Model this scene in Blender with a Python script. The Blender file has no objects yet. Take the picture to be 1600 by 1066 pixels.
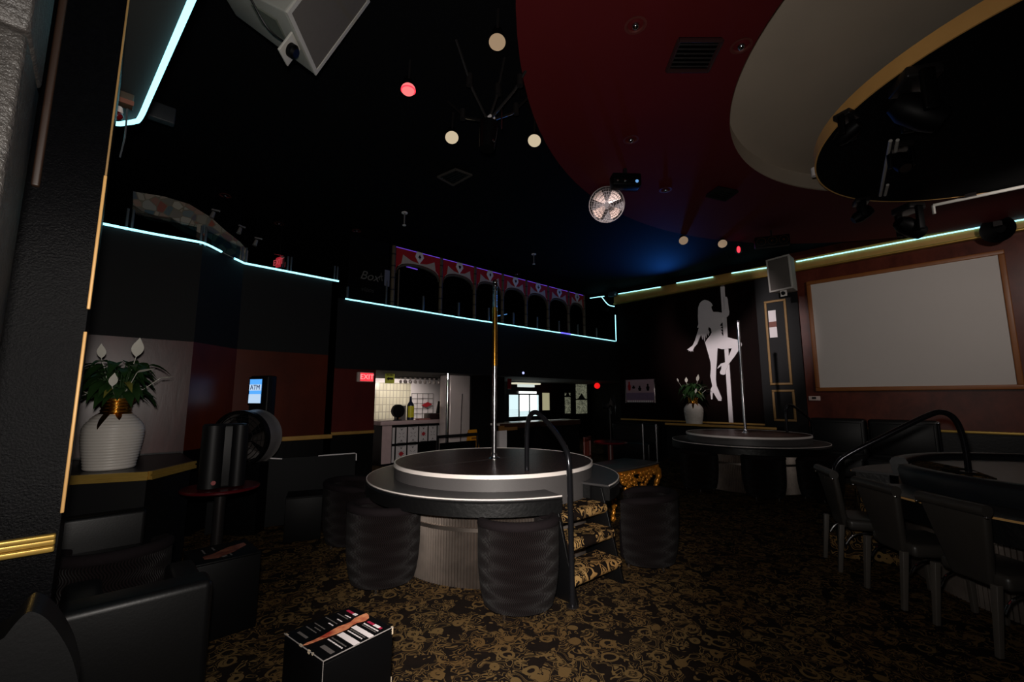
import bpy, math, random
from mathutils import Vector, Matrix, geometry
random.seed(7)
S = bpy.context.scene
PI = math.pi

# ------------------------------------------------------------------ camera, world, exposure
cd = bpy.data.cameras.new('camera'); cam = bpy.data.objects.new('camera', cd); S.collection.objects.link(cam)
cd.sensor_width = 36.0; cd.lens = 36.0 * 680.0 / 1600.0; cd.clip_start = 0.05
YAW, PITCH = math.radians(46.75), math.radians(7.5)
cam.location = (0, 0, 1.5)
cam.rotation_euler = (PI / 2 + PITCH, 0, YAW - PI / 2)
S.camera = cam
w = bpy.data.worlds.new('world'); S.world = w; w.use_nodes = True
w.node_tree.nodes['Background'].inputs[0].default_value = (1.0, 0.93, 0.88, 1)
w.node_tree.nodes['Background'].inputs[1].default_value = 0.008
S.view_settings.view_transform = 'Standard'; S.view_settings.look = 'None'
S.view_settings.exposure = 0.0; S.view_settings.gamma = 1.0; S.view_settings.use_curve_mapping = False

def light(name, kind, loc, aim, power, col=(1, 1, 1), size=0.05, cone=None, blend=1.0):
    l = bpy.data.lights.new(name, kind); o = bpy.data.objects.new(name, l); S.collection.objects.link(o)
    o.location = loc; l.energy = power; l.color = col
    o.rotation_euler = (Vector(aim) - Vector(loc)).to_track_quat('-Z', 'Y').to_euler()
    if kind == 'SPOT':
        l.spot_size = math.radians(cone); l.spot_blend = blend; l.shadow_soft_size = size
    elif kind == 'AREA': l.size = size
    else: l.shadow_soft_size = size
    return o

# the photographer's flash on the camera
light('camera_flash', 'SPOT', (-0.02, 0.03, 1.66), (2.848, 4.109, 2.547), 235, (1, 0.93, 0.86), 0.04, 165, 1.0)
light('flash_hot_spot', 'SPOT', (-0.02, 0.03, 1.66), (2.295, 2.509, 0.249), 640, (1, 0.92, 0.84), 0.04, 48, 1.0)  # narrow second spot added to brighten the middle of the flash
# spots added to brighten the dancer cut-out and the projection screen
light('added_spot', 'SPOT', (3.3, 3.0, 4.2), (10.6, 3.95, 2.85), 1300, (1, 0.88, 0.88), 0.06, 30, 0.8)
light('added_spot', 'SPOT', (6.9, -1.5, 3.85), (10.6, 1.0, 2.6), 125, (1, 0.9, 0.84), 0.1, 95, 1.0)
# lamps in the rooms under the gallery
light('bar_lamp', 'SPOT', (5.7, 9.75, 1.93), (5.6, 10.7, 1.0), 60, (1, 0.88, 0.78), 0.1, 140, 0.6)
light('under_gallery_fill', 'SPOT', (5.0, 7.25, 1.97), (5.7, 9.2, 0.75), 26, (1, 0.88, 0.84), 0.1, 110, 0.8)  # added to brighten the bar counter front and the column
light('lobby_lamp', 'SPOT', (9.4, 8.6, 1.95), (9.4, 9.6, 0.9), 16, (0.8, 0.95, 1.0), 0.2, 140, 0.6)
# spot added to brighten the farther stage
light('added_spot', 'SPOT', (6.9, 2.75, 4.1), (8.3, 2.9, 0.85), 150, (1, 0.92, 0.88), 0.06, 30, 0.8)
# unseen blue spot added for the glow on the ceiling at far right
light('blue_wash', 'SPOT', (9.9, 5.0, 4.1), (9.3, 5.0, 4.6), 110, (0.03, 0.22, 1.0), 0.1, 150, 1.0)

# ------------------------------------------------------------------ materials
def lin(h):
    h = h.lstrip('#'); v = [int(h[i:i + 2], 16) / 255 for i in (0, 2, 4)]
    return tuple(x / 12.92 if x <= 0.04045 else ((x + 0.055) / 1.055) ** 2.4 for x in v) + (1,)
class NT:
    def __init__(s, name):
        s.m = bpy.data.materials.new(name); s.m.use_nodes = True; s.t = s.m.node_tree
        s.b = s.t.nodes['Principled BSDF']
    def n(s, typ, **k):
        o = s.t.nodes.new(typ)
        for a, v in k.items(): setattr(o, a, v)
        return o
    def l(s, a, b): s.t.links.new(a, b)
    def val(s, inp, v):
        if hasattr(v, 'is_output'): s.l(v, inp)
        else: inp.default_value = v
    def math(s, op, a, b=0.0, c=0.0):
        o = s.n('ShaderNodeMath', operation=op)
        for i, v in enumerate((a, b, c)): s.val(o.inputs[i], v)
        return o.outputs[0]
    def mix(s, f, a, b):
        o = s.n('ShaderNodeMix', data_type='RGBA'); s.val(o.inputs[0], f); s.val(o.inputs[6], a); s.val(o.inputs[7], b)
        return o.outputs[2]
    def co(s): return s.n('ShaderNodeTexCoord').outputs['Object']
    def noise(s, v, scale, detail=3, rough=0.55, dist=0.0):
        o = s.n('ShaderNodeTexNoise'); o.inputs['Scale'].default_value = scale; o.inputs['Detail'].default_value = detail
        o.inputs['Roughness'].default_value = rough; o.inputs['Distortion'].default_value = dist
        if v is not None: s.l(v, o.inputs['Vector'])
        return o.outputs
    def ramp(s, f, stops):
        o = s.n('ShaderNodeValToRGB'); e = o.color_ramp.elements
        while len(e) < len(stops): e.new(0.5)
        for i, (p, c) in enumerate(stops):
            e[i].position = p; e[i].color = c if len(c) == 4 else tuple(c) + (1,)
        s.l(f, o.inputs[0]); return o.outputs[0]
    def band(s, x, c, wd):  # 1 where |x-c| < wd
        return s.math('LESS_THAN', s.math('ABSOLUTE', s.math('SUBTRACT', x, c)), wd)
    def bump(s, h, st, dist=0.01):
        o = s.n('ShaderNodeBump'); o.inputs['Strength'].default_value = st; o.inputs['Distance'].default_value = dist
        s.l(h, o.inputs['Height']); s.l(o.outputs[0], s.b.inputs['Normal'])
    def set(s, **k):
        for a, v in k.items(): s.val(s.b.inputs[a.replace('_', ' ')], v)

def pm(name, col, rough=0.5, metal=0.0, var=0.15, vscale=6.0, bump=0.0, bscale=60.0, spec=0.5):
    n = NT(name); c = lin(col) if isinstance(col, str) else col
    co = n.co(); f = n.noise(co, vscale)[0]
    d = tuple(x * (1 - var) for x in c[:3]) + (1,); u = tuple(min(1, x * (1 + var)) for x in c[:3]) + (1,)
    n.set(Base_Color=n.mix(f, d, u), Roughness=rough, Metallic=metal)
    n.b.inputs['Specular IOR Level'].default_value = spec
    if bump: n.bump(n.noise(co, bscale)[0], bump)
    return n.m
def em(name, col, st, base='#202020'):
    n = NT(name); n.set(Base_Color=lin(base), Emission_Color=lin(col) if isinstance(col, str) else col, Emission_Strength=st); return n.m

M = {}
def carpet(name, gain, k):
    n = NT(name); co = n.co()
    d = n.noise(co, 3.0 * k, 2)
    off = n.n('ShaderNodeVectorMath', operation='SCALE'); n.l(d[1], off.inputs[0]); off.inputs['Scale'].default_value = 0.1 / k
    add = n.n('ShaderNodeVectorMath', operation='ADD'); n.l(co, add.inputs[0]); n.l(off.outputs[0], add.inputs[1])
    v = n.n('ShaderNodeTexVoronoi'); v.inputs['Scale'].default_value = 7.5 * k; v.inputs['Randomness'].default_value = 0.75
    n.l(add.outputs[0], v.inputs['Vector'])
    sep = n.n('ShaderNodeSeparateColor'); n.l(v.outputs['Color'], sep.inputs[0])
    ring = n.math('MULTIPLY', n.band(v.outputs['Distance'], 0.31, 0.06), n.math('GREATER_THAN', sep.outputs[0], 0.45))
    sw = n.noise(co, 9.5 * k, 0, 0.5, 1.6)[0]
    sw1 = n.math('MAXIMUM', n.band(sw, 0.48, 0.014), n.band(sw, 0.62, 0.03))
    sw1 = n.math('MAXIMUM', sw1, n.band(sw, 0.36, 0.02))
    sw1 = n.math('MULTIPLY', sw1, n.math('GREATER_THAN', n.noise(co, 5.0 * k, 1)[0], 0.44))
    lf = n.noise(add.outputs[0], 15 * k, 0, 0.5, 0.8)[0]
    leaf = n.math('MAXIMUM', n.band(lf, 0.655, 0.03), n.math('GREATER_THAN', lf, 0.75))
    m = n.math('MAXIMUM', n.math('MAXIMUM', ring, sw1), leaf)
    tan = n.mix(n.noise(co, 2.5, 1)[0], lin('#705d3c'), lin('#5f4324'))
    t2 = n.n('ShaderNodeVectorMath', operation='SCALE'); n.l(tan, t2.inputs[0]); t2.inputs['Scale'].default_value = gain
    fuzz = n.math('MULTIPLY', n.noise(co, 420, 2)[0], 0.9)
    base = n.mix(n.noise(co, 14, 2)[0], lin('#0f0c0b'), lin('#1f1713'))
    c = n.mix(n.math('MULTIPLY', m, n.math('ADD', fuzz, 0.45)), base, t2.outputs[0])
    n.set(Base_Color=c, Roughness=0.95); n.b.inputs['Specular IOR Level'].default_value = 0.05
    n.bump(n.noise(co, 300, 2)[0], 0.4, 0.004)
    return n.m
M['carpet'] = carpet('floral_carpet', 0.85, 1.0)
M['carpet_step'] = carpet('step_carpet', 2.6, 0.8)
M['black_wall'] = pm('black_wall_paint', '#0e0f11', 0.7, bump=0.2, bscale=40, spec=0.25)
M['black_gloss'] = pm('black_gloss_paint', '#070708', 0.4, bump=0.15, bscale=25, spec=0.3)
M['dark_wood'] = pm('dark_panel_wood', '#1b0a07', 0.35, var=0.35, vscale=3)
M['black'] = pm('matt_black', '#060607', 0.6, spec=0.25)
M['ceil'] = pm('black_ceiling', '#060709', 0.9, spec=0.1)
M['soffit'] = pm('dark_soffit', '#151412', 0.8)
M['red_ceil'] = pm('oxblood_ceiling', '#561215', 0.75, var=0.12, vscale=1.2, spec=0.2)
M['grey_ceil'] = pm('warm_grey_ceiling', '#b5a796', 0.85, var=0.08, vscale=2)
M['gold_rim'] = pm('gold_rim', '#f5b568', 0.6, 0.0, var=0.2, vscale=3)
def glossy_tex(name, c0, c1, rough, sc, bmp):  # rolled black paint with a coarse sparkle
    n = NT(name); co = n.co(); f = n.noise(co, sc, 5, 0.65)[0]
    n.set(Base_Color=n.mix(f, lin(c0), lin(c1)), Roughness=rough)
    n.bump(n.noise(co, sc * 3, 4, 0.7)[0], bmp, 0.01); return n.m
M['pillar'] = glossy_tex('rolled_black_paint', '#020203', '#08080a', 0.3, 45, 0.25)
M['pillar'].node_tree.nodes['Principled BSDF'].inputs['Specular IOR Level'].default_value = 0.05
M['jamb'] = glossy_tex('rough_black_plaster', '#080808', '#3c3835', 0.42, 20, 0.8)
def stained(name, a, b, rough, sx, sz, streak=0.0):
    n = NT(name); co = n.co(); mp = n.n('ShaderNodeMapping'); mp.inputs['Scale'].default_value = (sx, sx, sz); n.l(co, mp.inputs[0])
    f = n.noise(mp.outputs[0], 1.0, 6, 0.65, 0.4)[0]
    n.set(Base_Color=n.mix(n.ramp(f, [(0.3, (0, 0, 0)), (0.72, (1, 1, 1))]), lin(a), lin(b)), Roughness=rough)
    n.bump(f, 0.12, 0.01); return n.m
M['mauve_wall'] = stained('worn_mauve_panel', '#2e1011', '#552a29', 0.32, 5, 1.6)
M['brown_wall'] = stained('red_brown_panel', '#3d1508', '#57200e', 0.36, 2, 1)
M['red_wall'] = stained('red_panel', '#4a110d', '#5c1711', 0.42, 2, 1)
M['maroon_wall'] = stained('dark_maroon_panel', '#0b0302', '#130504', 0.65, 2, 1)
M['screen_wall'] = stained('reddish_lacquer_panel', '#431a10', '#6a3122', 0.36, 3, 2)
for k_, s_ in (('maroon_wall', 0.06), ('screen_wall', 0.25), ('brown_wall', 0.3), ('mauve_wall', 0.35)): M[k_].node_tree.nodes['Principled BSDF'].inputs['Specular IOR Level'].default_value = s_
M['frame_gold'] = pm('dull_gold_frame', '#8a6a3c', 0.6, 0.0, var=0.25, vscale=9)
M['gold'] = pm('gold_moulding', '#b9974a', 0.34, 0.55, var=0.25, vscale=9)
M['gold_flat'] = pm('gold_painted_band', '#b98e48', 0.55, 0.1, var=0.3, vscale=5)
M['gold_trim'] = pm('tan_edge_strip', '#d9a866', 0.5, 0.1)
M['old_gold'] = pm('carved_gilt', '#c8822a', 0.28, 0.55, var=0.5, vscale=20)
M['frame_wood'] = pm('orange_frame_wood', '#8f5526', 0.45, var=0.2)
M['screen'] = pm('projection_cloth', '#cfc8c2', 0.9, var=0.03, vscale=2)
M['white'] = pm('white_paint', '#e6e0e2', 0.7, var=0.03)
M['neon'] = em('neon_tube', (0.33, 0.88, 1.0, 1), 2.2)
M['neon_off'] = pm('unlit_neon_tube', '#8a8078', 0.3)
M['neon_blue'] = em('blue_led_strip', (0.12, 0.10, 1.0, 1), 2.0)
M['purple'] = em('purple_led_strip', (0.20, 0.08, 0.85, 1), 0.55)
M['chrome'] = pm('chrome', '#d9d9dc', 0.12, 1.0, var=0.03)
M['steel'] = pm('pole_steel', '#c9c9ce', 0.22, 1.0, var=0.03)
M['brass'] = pm('polished_brass', '#d79a3d', 0.25, 1.0, var=0.05)
M['alu'] = pm('aluminium_edge', '#efe6e0', 0.4, 0.0, var=0.04)
M['grey_lam'] = pm('grey_speckled_laminate', '#4d4a4a', 0.5, var=0.3, vscale=220)
M['dark_lam'] = pm('charcoal_laminate', '#3a3839', 0.4, var=0.3, vscale=200)
def granite():
    n = NT('black_granite_floor'); co = n.co()
    f = n.noise(co, 70, 4, 0.75)[0]
    n.set(Base_Color=n.mix(n.ramp(f, [(0.52, (0, 0, 0)), (0.68, (1, 1, 1))]), lin('#2a201d'), lin('#7d5a54')), Roughness=0.36)
    n.b.inputs['Specular IOR Level'].default_value = 0.06
    n.bump(n.noise(co, 30, 2)[0], 0.06, 0.004); return n.m
M['granite'] = granite()
M['apron'] = pm('black_vinyl_apron', '#09090a', 0.42, bump=0.3, bscale=25)
M['corr'] = pm('corrugated_metal', '#7d736c', 0.36, 0.9, var=0.45, vscale=7)
M['tube_black'] = pm('black_handrail', '#2a2a2e', 0.16, 0.7, var=0.1)
def wavy(name):
    n = NT(name); co = n.co(); sx = n.n('ShaderNodeSeparateXYZ'); n.l(co, sx.inputs[0])
    ang = n.math('MULTIPLY', n.math('ARCTAN2', sx.outputs[0], sx.outputs[1]), 0.3)
    z = n.math('MULTIPLY', sx.outputs[2], 62.0)
    ph = n.math('ADD', n.math('MULTIPLY', ang, 430.0), n.math('MULTIPLY', n.math('SINE', z), 5.2))
    s = n.math('ADD', n.math('MULTIPLY', n.math('SINE', ph), 0.5), 0.5)
    n.set(Base_Color=n.mix(s, lin('#040303'), lin('#171011')), Roughness=0.9)
    n.b.inputs['Specular IOR Level'].default_value = 0.05
    n.b.inputs['Sheen Weight'].default_value = 0.05
    n.bump(s, 0.7, 0.006); return n.m
M['wavy'] = wavy('ribbed_wave_velvet')
M['velvet'] = pm('black_velvet', '#171214', 0.9, var=0.2, vscale=60, bump=0.3, bscale=200, spec=0.1)
M['leather'] = pm('black_leather', '#0a0a0b', 0.42, var=0.15, bump=0.04, bscale=90, spec=0.35)
M['vinyl'] = pm('black_vinyl', '#080809', 0.38, bump=0.04, bscale=90)
M['chair_vinyl'] = pm('worn_black_vinyl', '#312e2b', 0.42, bump=0.05, bscale=90)
M['navy_vinyl'] = pm('blue_black_vinyl', '#15171c', 0.42, bump=0.05, bscale=60)
M['grey_leg'] = pm('grey_painted_leg', '#47423d', 0.5)
M['box_black'] = pm('black_box_laminate', '#030304', 0.5, spec=0.15)
M['chip'] = pm('bare_chipboard', '#b7a58c', 0.8)
M['red_top'] = pm('dark_red_table_top', '#4a0d14', 0.25)
M['ceramic'] = pm('white_ribbed_ceramic', '#cfc8c0', 0.4, var=0.08, vscale=4)
M['leaf'] = pm('lily_leaf', '#27421f', 0.4, var=0.45, vscale=9)
M['petal'] = pm('lily_spathe', '#dcd8cc', 0.6, var=0.06)
M['yellow_leaf'] = pm('dry_leaf', '#7a7730', 0.6)
M['spk'] = pm('grey_speaker_paint', '#8f8f89', 0.7, var=0.06)
M['grille'] = pm('speaker_grille_cloth', '#5d5853', 0.85, var=0.08, vscale=30)
M['spk_edge'] = pm('pale_speaker_edge', '#b8b5ae', 0.6)
M['rubber'] = pm('black_rubber', '#0a0a0c', 0.5, spec=0.3)
M['dark_metal'] = pm('dark_metal', '#2e2b2b', 0.35, 0.6)
M['fan_blade'] = pm('grey_fan_blade', '#6a5c54', 0.4, 0.2)
M['dark_blade'] = pm('dark_fan_blade', '#3a3533', 0.3, 0.3)
M['fan_cage'] = pm('fan_cage_wire', '#332e2d', 0.45, 0.5)
M['drum'] = pm('grey_fan_drum', '#6f6b69', 0.5)
M['amber'] = pm('amber_lens', '#6b3a16', 0.3)
M['lens_cream'] = em('cream_lamp_lens', (0.55, 0.46, 0.32, 1), 0.85, '#c9b28c')  # cream lens of a can that is off, brightness put in as emission
M['lens_dim'] = em('dim_lamp_lens', (0.34, 0.24, 0.16, 1), 0.6, '#a58a66')
M['lens_red'] = em('red_lamp_lens', (1.0, 0.03, 0.05, 1), 2.2)
M['lens_pink'] = em('pink_lamp_face', (1.0, 0.20, 0.20, 1), 1.1)
M['exit_red'] = em('exit_sign_face', (1.0, 0.05, 0.07, 1), 1.0)
M['exit_letter'] = em('exit_sign_letter', (1.0, 0.36, 0.36, 1), 1.1)
M['exit_body'] = pm('exit_sign_housing', '#cdb8b0', 0.6)
M['red_glow'] = em('red_signal_lens', (1.0, 0.01, 0.01, 1), 0.9)
M['glass'] = None
n = NT('railing_glass'); n.set(Base_Color=(0.75, 0.9, 0.95, 1), Roughness=0.02); n.b.inputs['Transmission Weight'].default_value = 1.0
n.b.inputs['IOR'].default_value = 1.02; M['glass'] = n.m
M['post_clear'] = pm('brushed_post', '#6f7478', 0.3, 0.7)
M['bamboo'] = pm('bamboo_post', '#5a4c3c', 0.55, var=0.3, vscale=8)
M['node'] = pm('bamboo_joint', '#1c1713', 0.6)
M['valance'] = pm('crimson_valance', '#a80d18', 0.8, var=0.1)
M['scroll'] = pm('pale_scroll', '#b5a79f', 0.8)
M['arch_under'] = pm('arch_edge', '#4c4238', 0.8)
def stones():
    n = NT('crazy_paving_stone'); co = n.co()
    v = n.n('ShaderNodeTexVoronoi'); v.inputs['Scale'].default_value = 10.5; n.l(co, v.inputs[0])
    e = n.n('ShaderNodeTexVoronoi', feature='DISTANCE_TO_EDGE'); e.inputs['Scale'].default_value = 10.5; n.l(co, e.inputs[0])
    s = n.n('ShaderNodeSeparateColor'); n.l(v.outputs['Color'], s.inputs[0])
    c = n.ramp(s.outputs[0], [(0.0, lin('#7c4a3c')), (0.3, lin('#9a8f80')), (0.5, lin('#4a4746')), (0.7, lin('#a29a8c')), (0.85, lin('#3e5560')), (1, lin('#8a4636'))])
    n.set(Base_Color=n.mix(n.math('LESS_THAN', e.outputs['Distance'], 0.05), c, lin('#6f6757')), Roughness=0.8); return n.m
M['stones'] = stones()

# ------------------------------------------------------------------ mesh helpers
class MB:
    def __init__(s): s.v = []; s.f = []; s.M = Matrix.Identity(4)
    def add(s, vs, fs):
        o = len(s.v); s.v += [tuple(s.M @ Vector(v)) for v in vs]; s.f += [tuple(i + o for i in f) for f in fs]; return s
    def at(s, loc=(0, 0, 0), rz=0.0, rx=0.0, ry=0.0, sc=1.0):
        s.M = Matrix.Translation(loc) @ Matrix.Rotation(rz, 4, 'Z') @ Matrix.Rotation(ry, 4, 'Y') @ Matrix.Rotation(rx, 4, 'X') @ Matrix.Scale(sc, 4); return s
    def box(s, x0, x1, y0, y1, z0, z1):
        return s.add([(x, y, z) for z in (z0, z1) for y in (y0, y1) for x in (x0, x1)],
                     [(0, 2, 3, 1), (4, 5, 7, 6), (0, 1, 5, 4), (2, 6, 7, 3), (0, 4, 6, 2), (1, 3, 7, 5)])
    def hexa(s, p): return s.add(p, [(0, 3, 2, 1), (4, 5, 6, 7), (0, 1, 5, 4), (1, 2, 6, 5), (2, 3, 7, 6), (3, 0, 4, 7)])
    def tube(s, pts, r, n=10, cap=True, closed=False):
        P = [Vector(p) for p in pts]; N = len(P); vs = []; fs = []
        rr = r if isinstance(r, (list, tuple)) else [r] * N
        T = [((P[(i + 1) % N] if closed else P[min(i + 1, N - 1)]) - (P[i - 1] if closed else P[max(i - 1, 0)])).normalized() for i in range(N)]
        u = T[0].orthogonal().normalized()
        for i in range(N):
            u = (u - T[i] * u.dot(T[i])).normalized(); v = T[i].cross(u)
            for k in range(n):
                a = 2 * PI * k / n; vs.append(P[i] + (u * math.cos(a) + v * math.sin(a)) * rr[i])
        for i in range(N if closed else N - 1):
            j = (i + 1) % N
            for k in range(n): fs.append((i * n + k, i * n + (k + 1) % n, j * n + (k + 1) % n, j * n + k))
        if cap and not closed: fs += [tuple(range(n))[::-1], tuple(range((N - 1) * n, N * n))]
        return s.add(vs, fs)
    def lathe(s, prof, n=48, a0=0.0, a1=2 * PI):
        full = abs(a1 - a0 - 2 * PI) < 1e-6; K = n if full else n + 1; vs = []; fs = []; L = len(prof)
        for k in range(K):
            a = a0 + (a1 - a0) * k / n
            for r, z in prof: vs.append((r * math.cos(a), r * math.sin(a), z))
        for k in range(n):
            q = (k + 1) % K
            for i in range(L - 1): fs.append((k * L + i, q * L + i, q * L + i + 1, k * L + i + 1))
        if not full and prof[0] == prof[-1]:
            fs += [tuple(range(L - 1)), tuple(range(n * L, n * L + L - 1))[::-1]]
        return s.add(vs, fs)
    def disc(s, r, z, n=48, r0=0.0, up=True):
        if r0: return s.lathe([(r0, z), (r, z)] if not up else [(r, z), (r0, z)], n)
        vs = [(r * math.cos(2 * PI * k / n), r * math.sin(2 * PI * k / n), z) for k in range(n)]
        return s.add(vs, [tuple(range(n)) if up else tuple(range(n))[::-1]])
    def cyl(s, r, z0, z1, n=32, r1=None):
        r1 = r if r1 is None else r1; s.lathe([(r, z0), (r1, z1)], n); s.disc(r, z0, n, up=False); return s.disc(r1, z1, n)
    def sphere(s, c, r, n=16, m=10, sz=1.0):
        o = s.M; s.M = s.M @ Matrix.Translation(c)
        s.lathe([(r * math.sin(PI * i / m), -r * sz * math.cos(PI * i / m)) for i in range(m + 1)], n); s.M = o; return s
    def prism(s, poly, z0, z1):   # polygon in xy, extruded in z
        P = [Vector((a, b, 0)) for a, b in poly]; t = geometry.tessellate_polygon([P]); n = len(P)
        vs = [(a, b, z0) for a, b in poly] + [(a, b, z1) for a, b in poly]; fs = []
        ar = sum(poly[i][0] * poly[(i + 1) % n][1] - poly[(i + 1) % n][0] * poly[i][1] for i in range(n))
        for f in t:
            q = (P[f[1]] - P[f[0]]).cross(P[f[2]] - P[f[0]]).z
            f = tuple(f) if q > 0 else tuple(f)[::-1]
            fs.append(f[::-1]); fs.append(tuple(i + n for i in f))
        for i in range(n):
            j = (i + 1) % n
            fs.append((i, j, j + n, i + n) if ar > 0 else (j, i, i + n, j + n))
        return s.add(vs, fs)
    def obj(s, name, mat, parent=None, smooth=35, bevel=0.0, seg=3, loc=None):
        me = bpy.data.meshes.new(name); me.from_pydata(s.v, [], s.f); me.update()
        for m in (mat if isinstance(mat, (list, tuple)) else [mat]): me.materials.append(m)
        if smooth:
            me.polygons.foreach_set('use_smooth', [True] * len(me.polygons)); me.set_sharp_from_angle(angle=math.radians(smooth))
        o = bpy.data.objects.new(name, me); S.collection.objects.link(o)
        if parent: o.parent = parent
        if loc: o.location = loc
        if bevel:
            b = o.modifiers.new('bevel', 'BEVEL'); b.width = bevel; b.segments = seg; b.limit_method = 'ANGLE'; b.angle_limit = math.radians(40)
            if smooth: me.polygons.foreach_set('use_smooth', [True] * len(me.polygons)); me.set_sharp_from_angle(angle=PI)
        return o
def rot_axis(axis):   # matrix whose local z points along axis
    return Vector(axis).to_track_quat('Z', 'Y').to_matrix().to_4x4()
def thing(name, label, cat, loc=(0, 0, 0), rz=0.0, group=None):
    o = bpy.data.objects.new(name, None); o.empty_display_size = 0.1; S.collection.objects.link(o)
    o.location = loc; o.rotation_euler = (0, 0, rz); return tag(o, label, cat, group)
def tag(o, label, cat, group=None):
    o['label'] = label; o['category'] = cat
    if group: o['group'] = group
    return o
def struct(o): o['kind'] = 'structure'; return o
def dup(root, loc=None, rz=None, label=None, group=None, scale=None):
    r = root.copy(); S.collection.objects.link(r)
    if loc is not None: r.location = loc
    if rz is not None: r.rotation_euler = (0, 0, rz)
    if scale: r.scale = (scale,) * 3
    if label: r['label'] = label
    if group: r['group'] = group
    for ch in list(root.children):
        c = ch.copy(); S.collection.objects.link(c); c.parent = r
        for g in list(ch.children):
            d = g.copy(); S.collection.objects.link(d); d.parent = c
    return r
def text(name, s, mat, size, parent, loc, rot, extrude=0.002, align='CENTER', shear=0.0):
    c = bpy.data.curves.new(name, 'FONT'); c.body = s; c.size = size; c.extrude = extrude; c.align_x = align; c.align_y = 'CENTER'
    c.shear = shear; o = bpy.data.objects.new(name, c); S.collection.objects.link(o)
    bpy.context.view_layer.update(); me = bpy.data.meshes.new_from_object(o.evaluated_get(bpy.context.evaluated_depsgraph_get()))
    bpy.data.objects.remove(o); me.materials.clear(); me.materials.append(mat); o = bpy.data.objects.new(name, me); S.collection.objects.link(o)
    o.parent = parent; o.location = loc; o.rotation_euler = rot; return o
def smooth_path(pts, n=8):   # Catmull-Rom through the points
    P = [Vector(p) for p in pts]; out = []
    for i in range(len(P) - 1):
        a, b, c, d = P[max(i - 1, 0)], P[i], P[i + 1], P[min(i + 2, len(P) - 1)]
        for k in range(n):
            t = k / n
            out.append(0.5 * ((2 * b) + (c - a) * t + (2 * a - 5 * b + 4 * c - d) * t * t + (3 * b - a - 3 * c + d) * t ** 3))
    return out + [P[-1]]

# ------------------------------------------------------------------ the room
XR, YB, ZC = 10.6, 6.9, 4.6
struct(MB().box(-3, 14.2, -4.5, 12.2, -0.1, 0).obj('floor', M['carpet'], smooth=0))
struct(MB().box(-3, 14.2, -4.5, 12.2, ZC, ZC + 0.1).obj('ceiling', M['ceil'], smooth=0))
# right wall: dark half behind the dancer, lighter lacquered half behind the screen
struct(MB().box(XR, XR + 0.12, 2.62, 6.85, 0.93, ZC).obj('wall_right', M['maroon_wall'], smooth=0))
struct(MB().box(XR, XR + 0.12, -4.5, 2.62, 0.93, ZC).obj('wall_right', M['screen_wall'], smooth=0))
struct(MB().box(XR, XR + 0.12, -4.5, 6.85, 0, 0.93).obj('wall_right', M['black_gloss'], smooth=0))
struct(MB().box(XR - 0.04, XR, -4.5, 2.3, 0.92, 0.965).obj('trim_1', M['gold'], bevel=0.008))
struct(MB().box(XR - 0.03, XR, 2.9, 6.85, 0.91, 0.95).obj('trim_2', M['gold_flat'], bevel=0.008))
struct(MB().box(XR - 0.1, XR, -4.5, 6.9, 4.20, 4.42).obj('trim_3', M['gold_flat'], bevel=0.01))
struct(MB().box(XR - 0.13, XR, -4.5, 6.9, 4.16, 4.20).obj('trim_3', M['gold'], bevel=0.01))
# pilaster with the two gold picture-frame mouldings
struct(MB().box(XR - 0.06, XR, 2.42, 3.22, 0, 4.16).obj('wall_right', M['black'], smooth=0))
# dark gallery fascia over the bar, its slab, and the red end of the wall under it
struct(MB().box(2.52, XR, 6.85, 6.95, 1.97, 3.09).obj('wall_back', M['black_wall'], smooth=0))
struct(MB().box(-3, 14, 6.95, 12, 2.03, 2.13).obj('ceiling', M['soffit'], smooth=0))
struct(MB().box(2.3, 3.36, 6.92, 7.02, 0.95, 2.05).obj('wall_back', M['red_wall'], smooth=0))
struct(MB().box(2.3, 3.36, 6.92, 7.02, 0, 0.95).obj('wall_back', M['black_gloss'], smooth=0))
struct(MB().box(2.53, 3.36, 6.88, 6.92, 0.93, 0.98).obj('trim_4', M['gold_flat'], bevel=0.01))
struct(MB().box(14.0, 14.2, 6.95, 12, 0, ZC).obj('wall_right', M['black'], smooth=0))
struct(MB().box(-3, 14, 11.9, 12, 2.1, ZC).obj('wall_back', M['ceil'], smooth=0))
# left gallery: two stepped bays joined by a diagonal, black above, panelling below
def bay(p, q, z0, z1, m, name='wall_left', t=0.1):
    p, q = Vector(p), Vector(q); d = (q - p).normalized(); nn = Vector((-d.y, d.x)) * t
    return struct(MB().hexa([(p.x, p.y, z0), (q.x, q.y, z0), (q.x + nn.x, q.y + nn.y, z0), (p.x + nn.x, p.y + nn.y, z0),
                             (p.x, p.y, z1), (q.x, q.y, z1), (q.x + nn.x, q.y + nn.y, z1), (p.x + nn.x, p.y + nn.y, z1)]).obj(name, m, smooth=0))
A0, A1, A2, A3 = (-2.5, 6.0), (0.72, 6.0), (1.24, 6.5), (2.50, 6.5)
for p, q, m in ((A0, A1, 'mauve_wall'), (A1, A2, 'brown_wall'), (A2, A3, 'brown_wall')):
    bay(p, q, 2.13, 3.26, M['black_wall']); bay(p, q, 0.93, 2.13, M[m]); bay(p, q, 0, 0.93, M['black_gloss'])
bay(A3, (2.5, 6.95), 0, 3.26, M['black_wall'])
struct(MB().box(1.24, 2.51, 6.46, 6.5, 0.925, 0.985).obj('trim_5', M['gold_flat'], bevel=0.01))
struct(MB().box(-3, -2.9, 2.2, 12, 0, ZC).obj('wall_left', M['ceil'], smooth=0))

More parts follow.
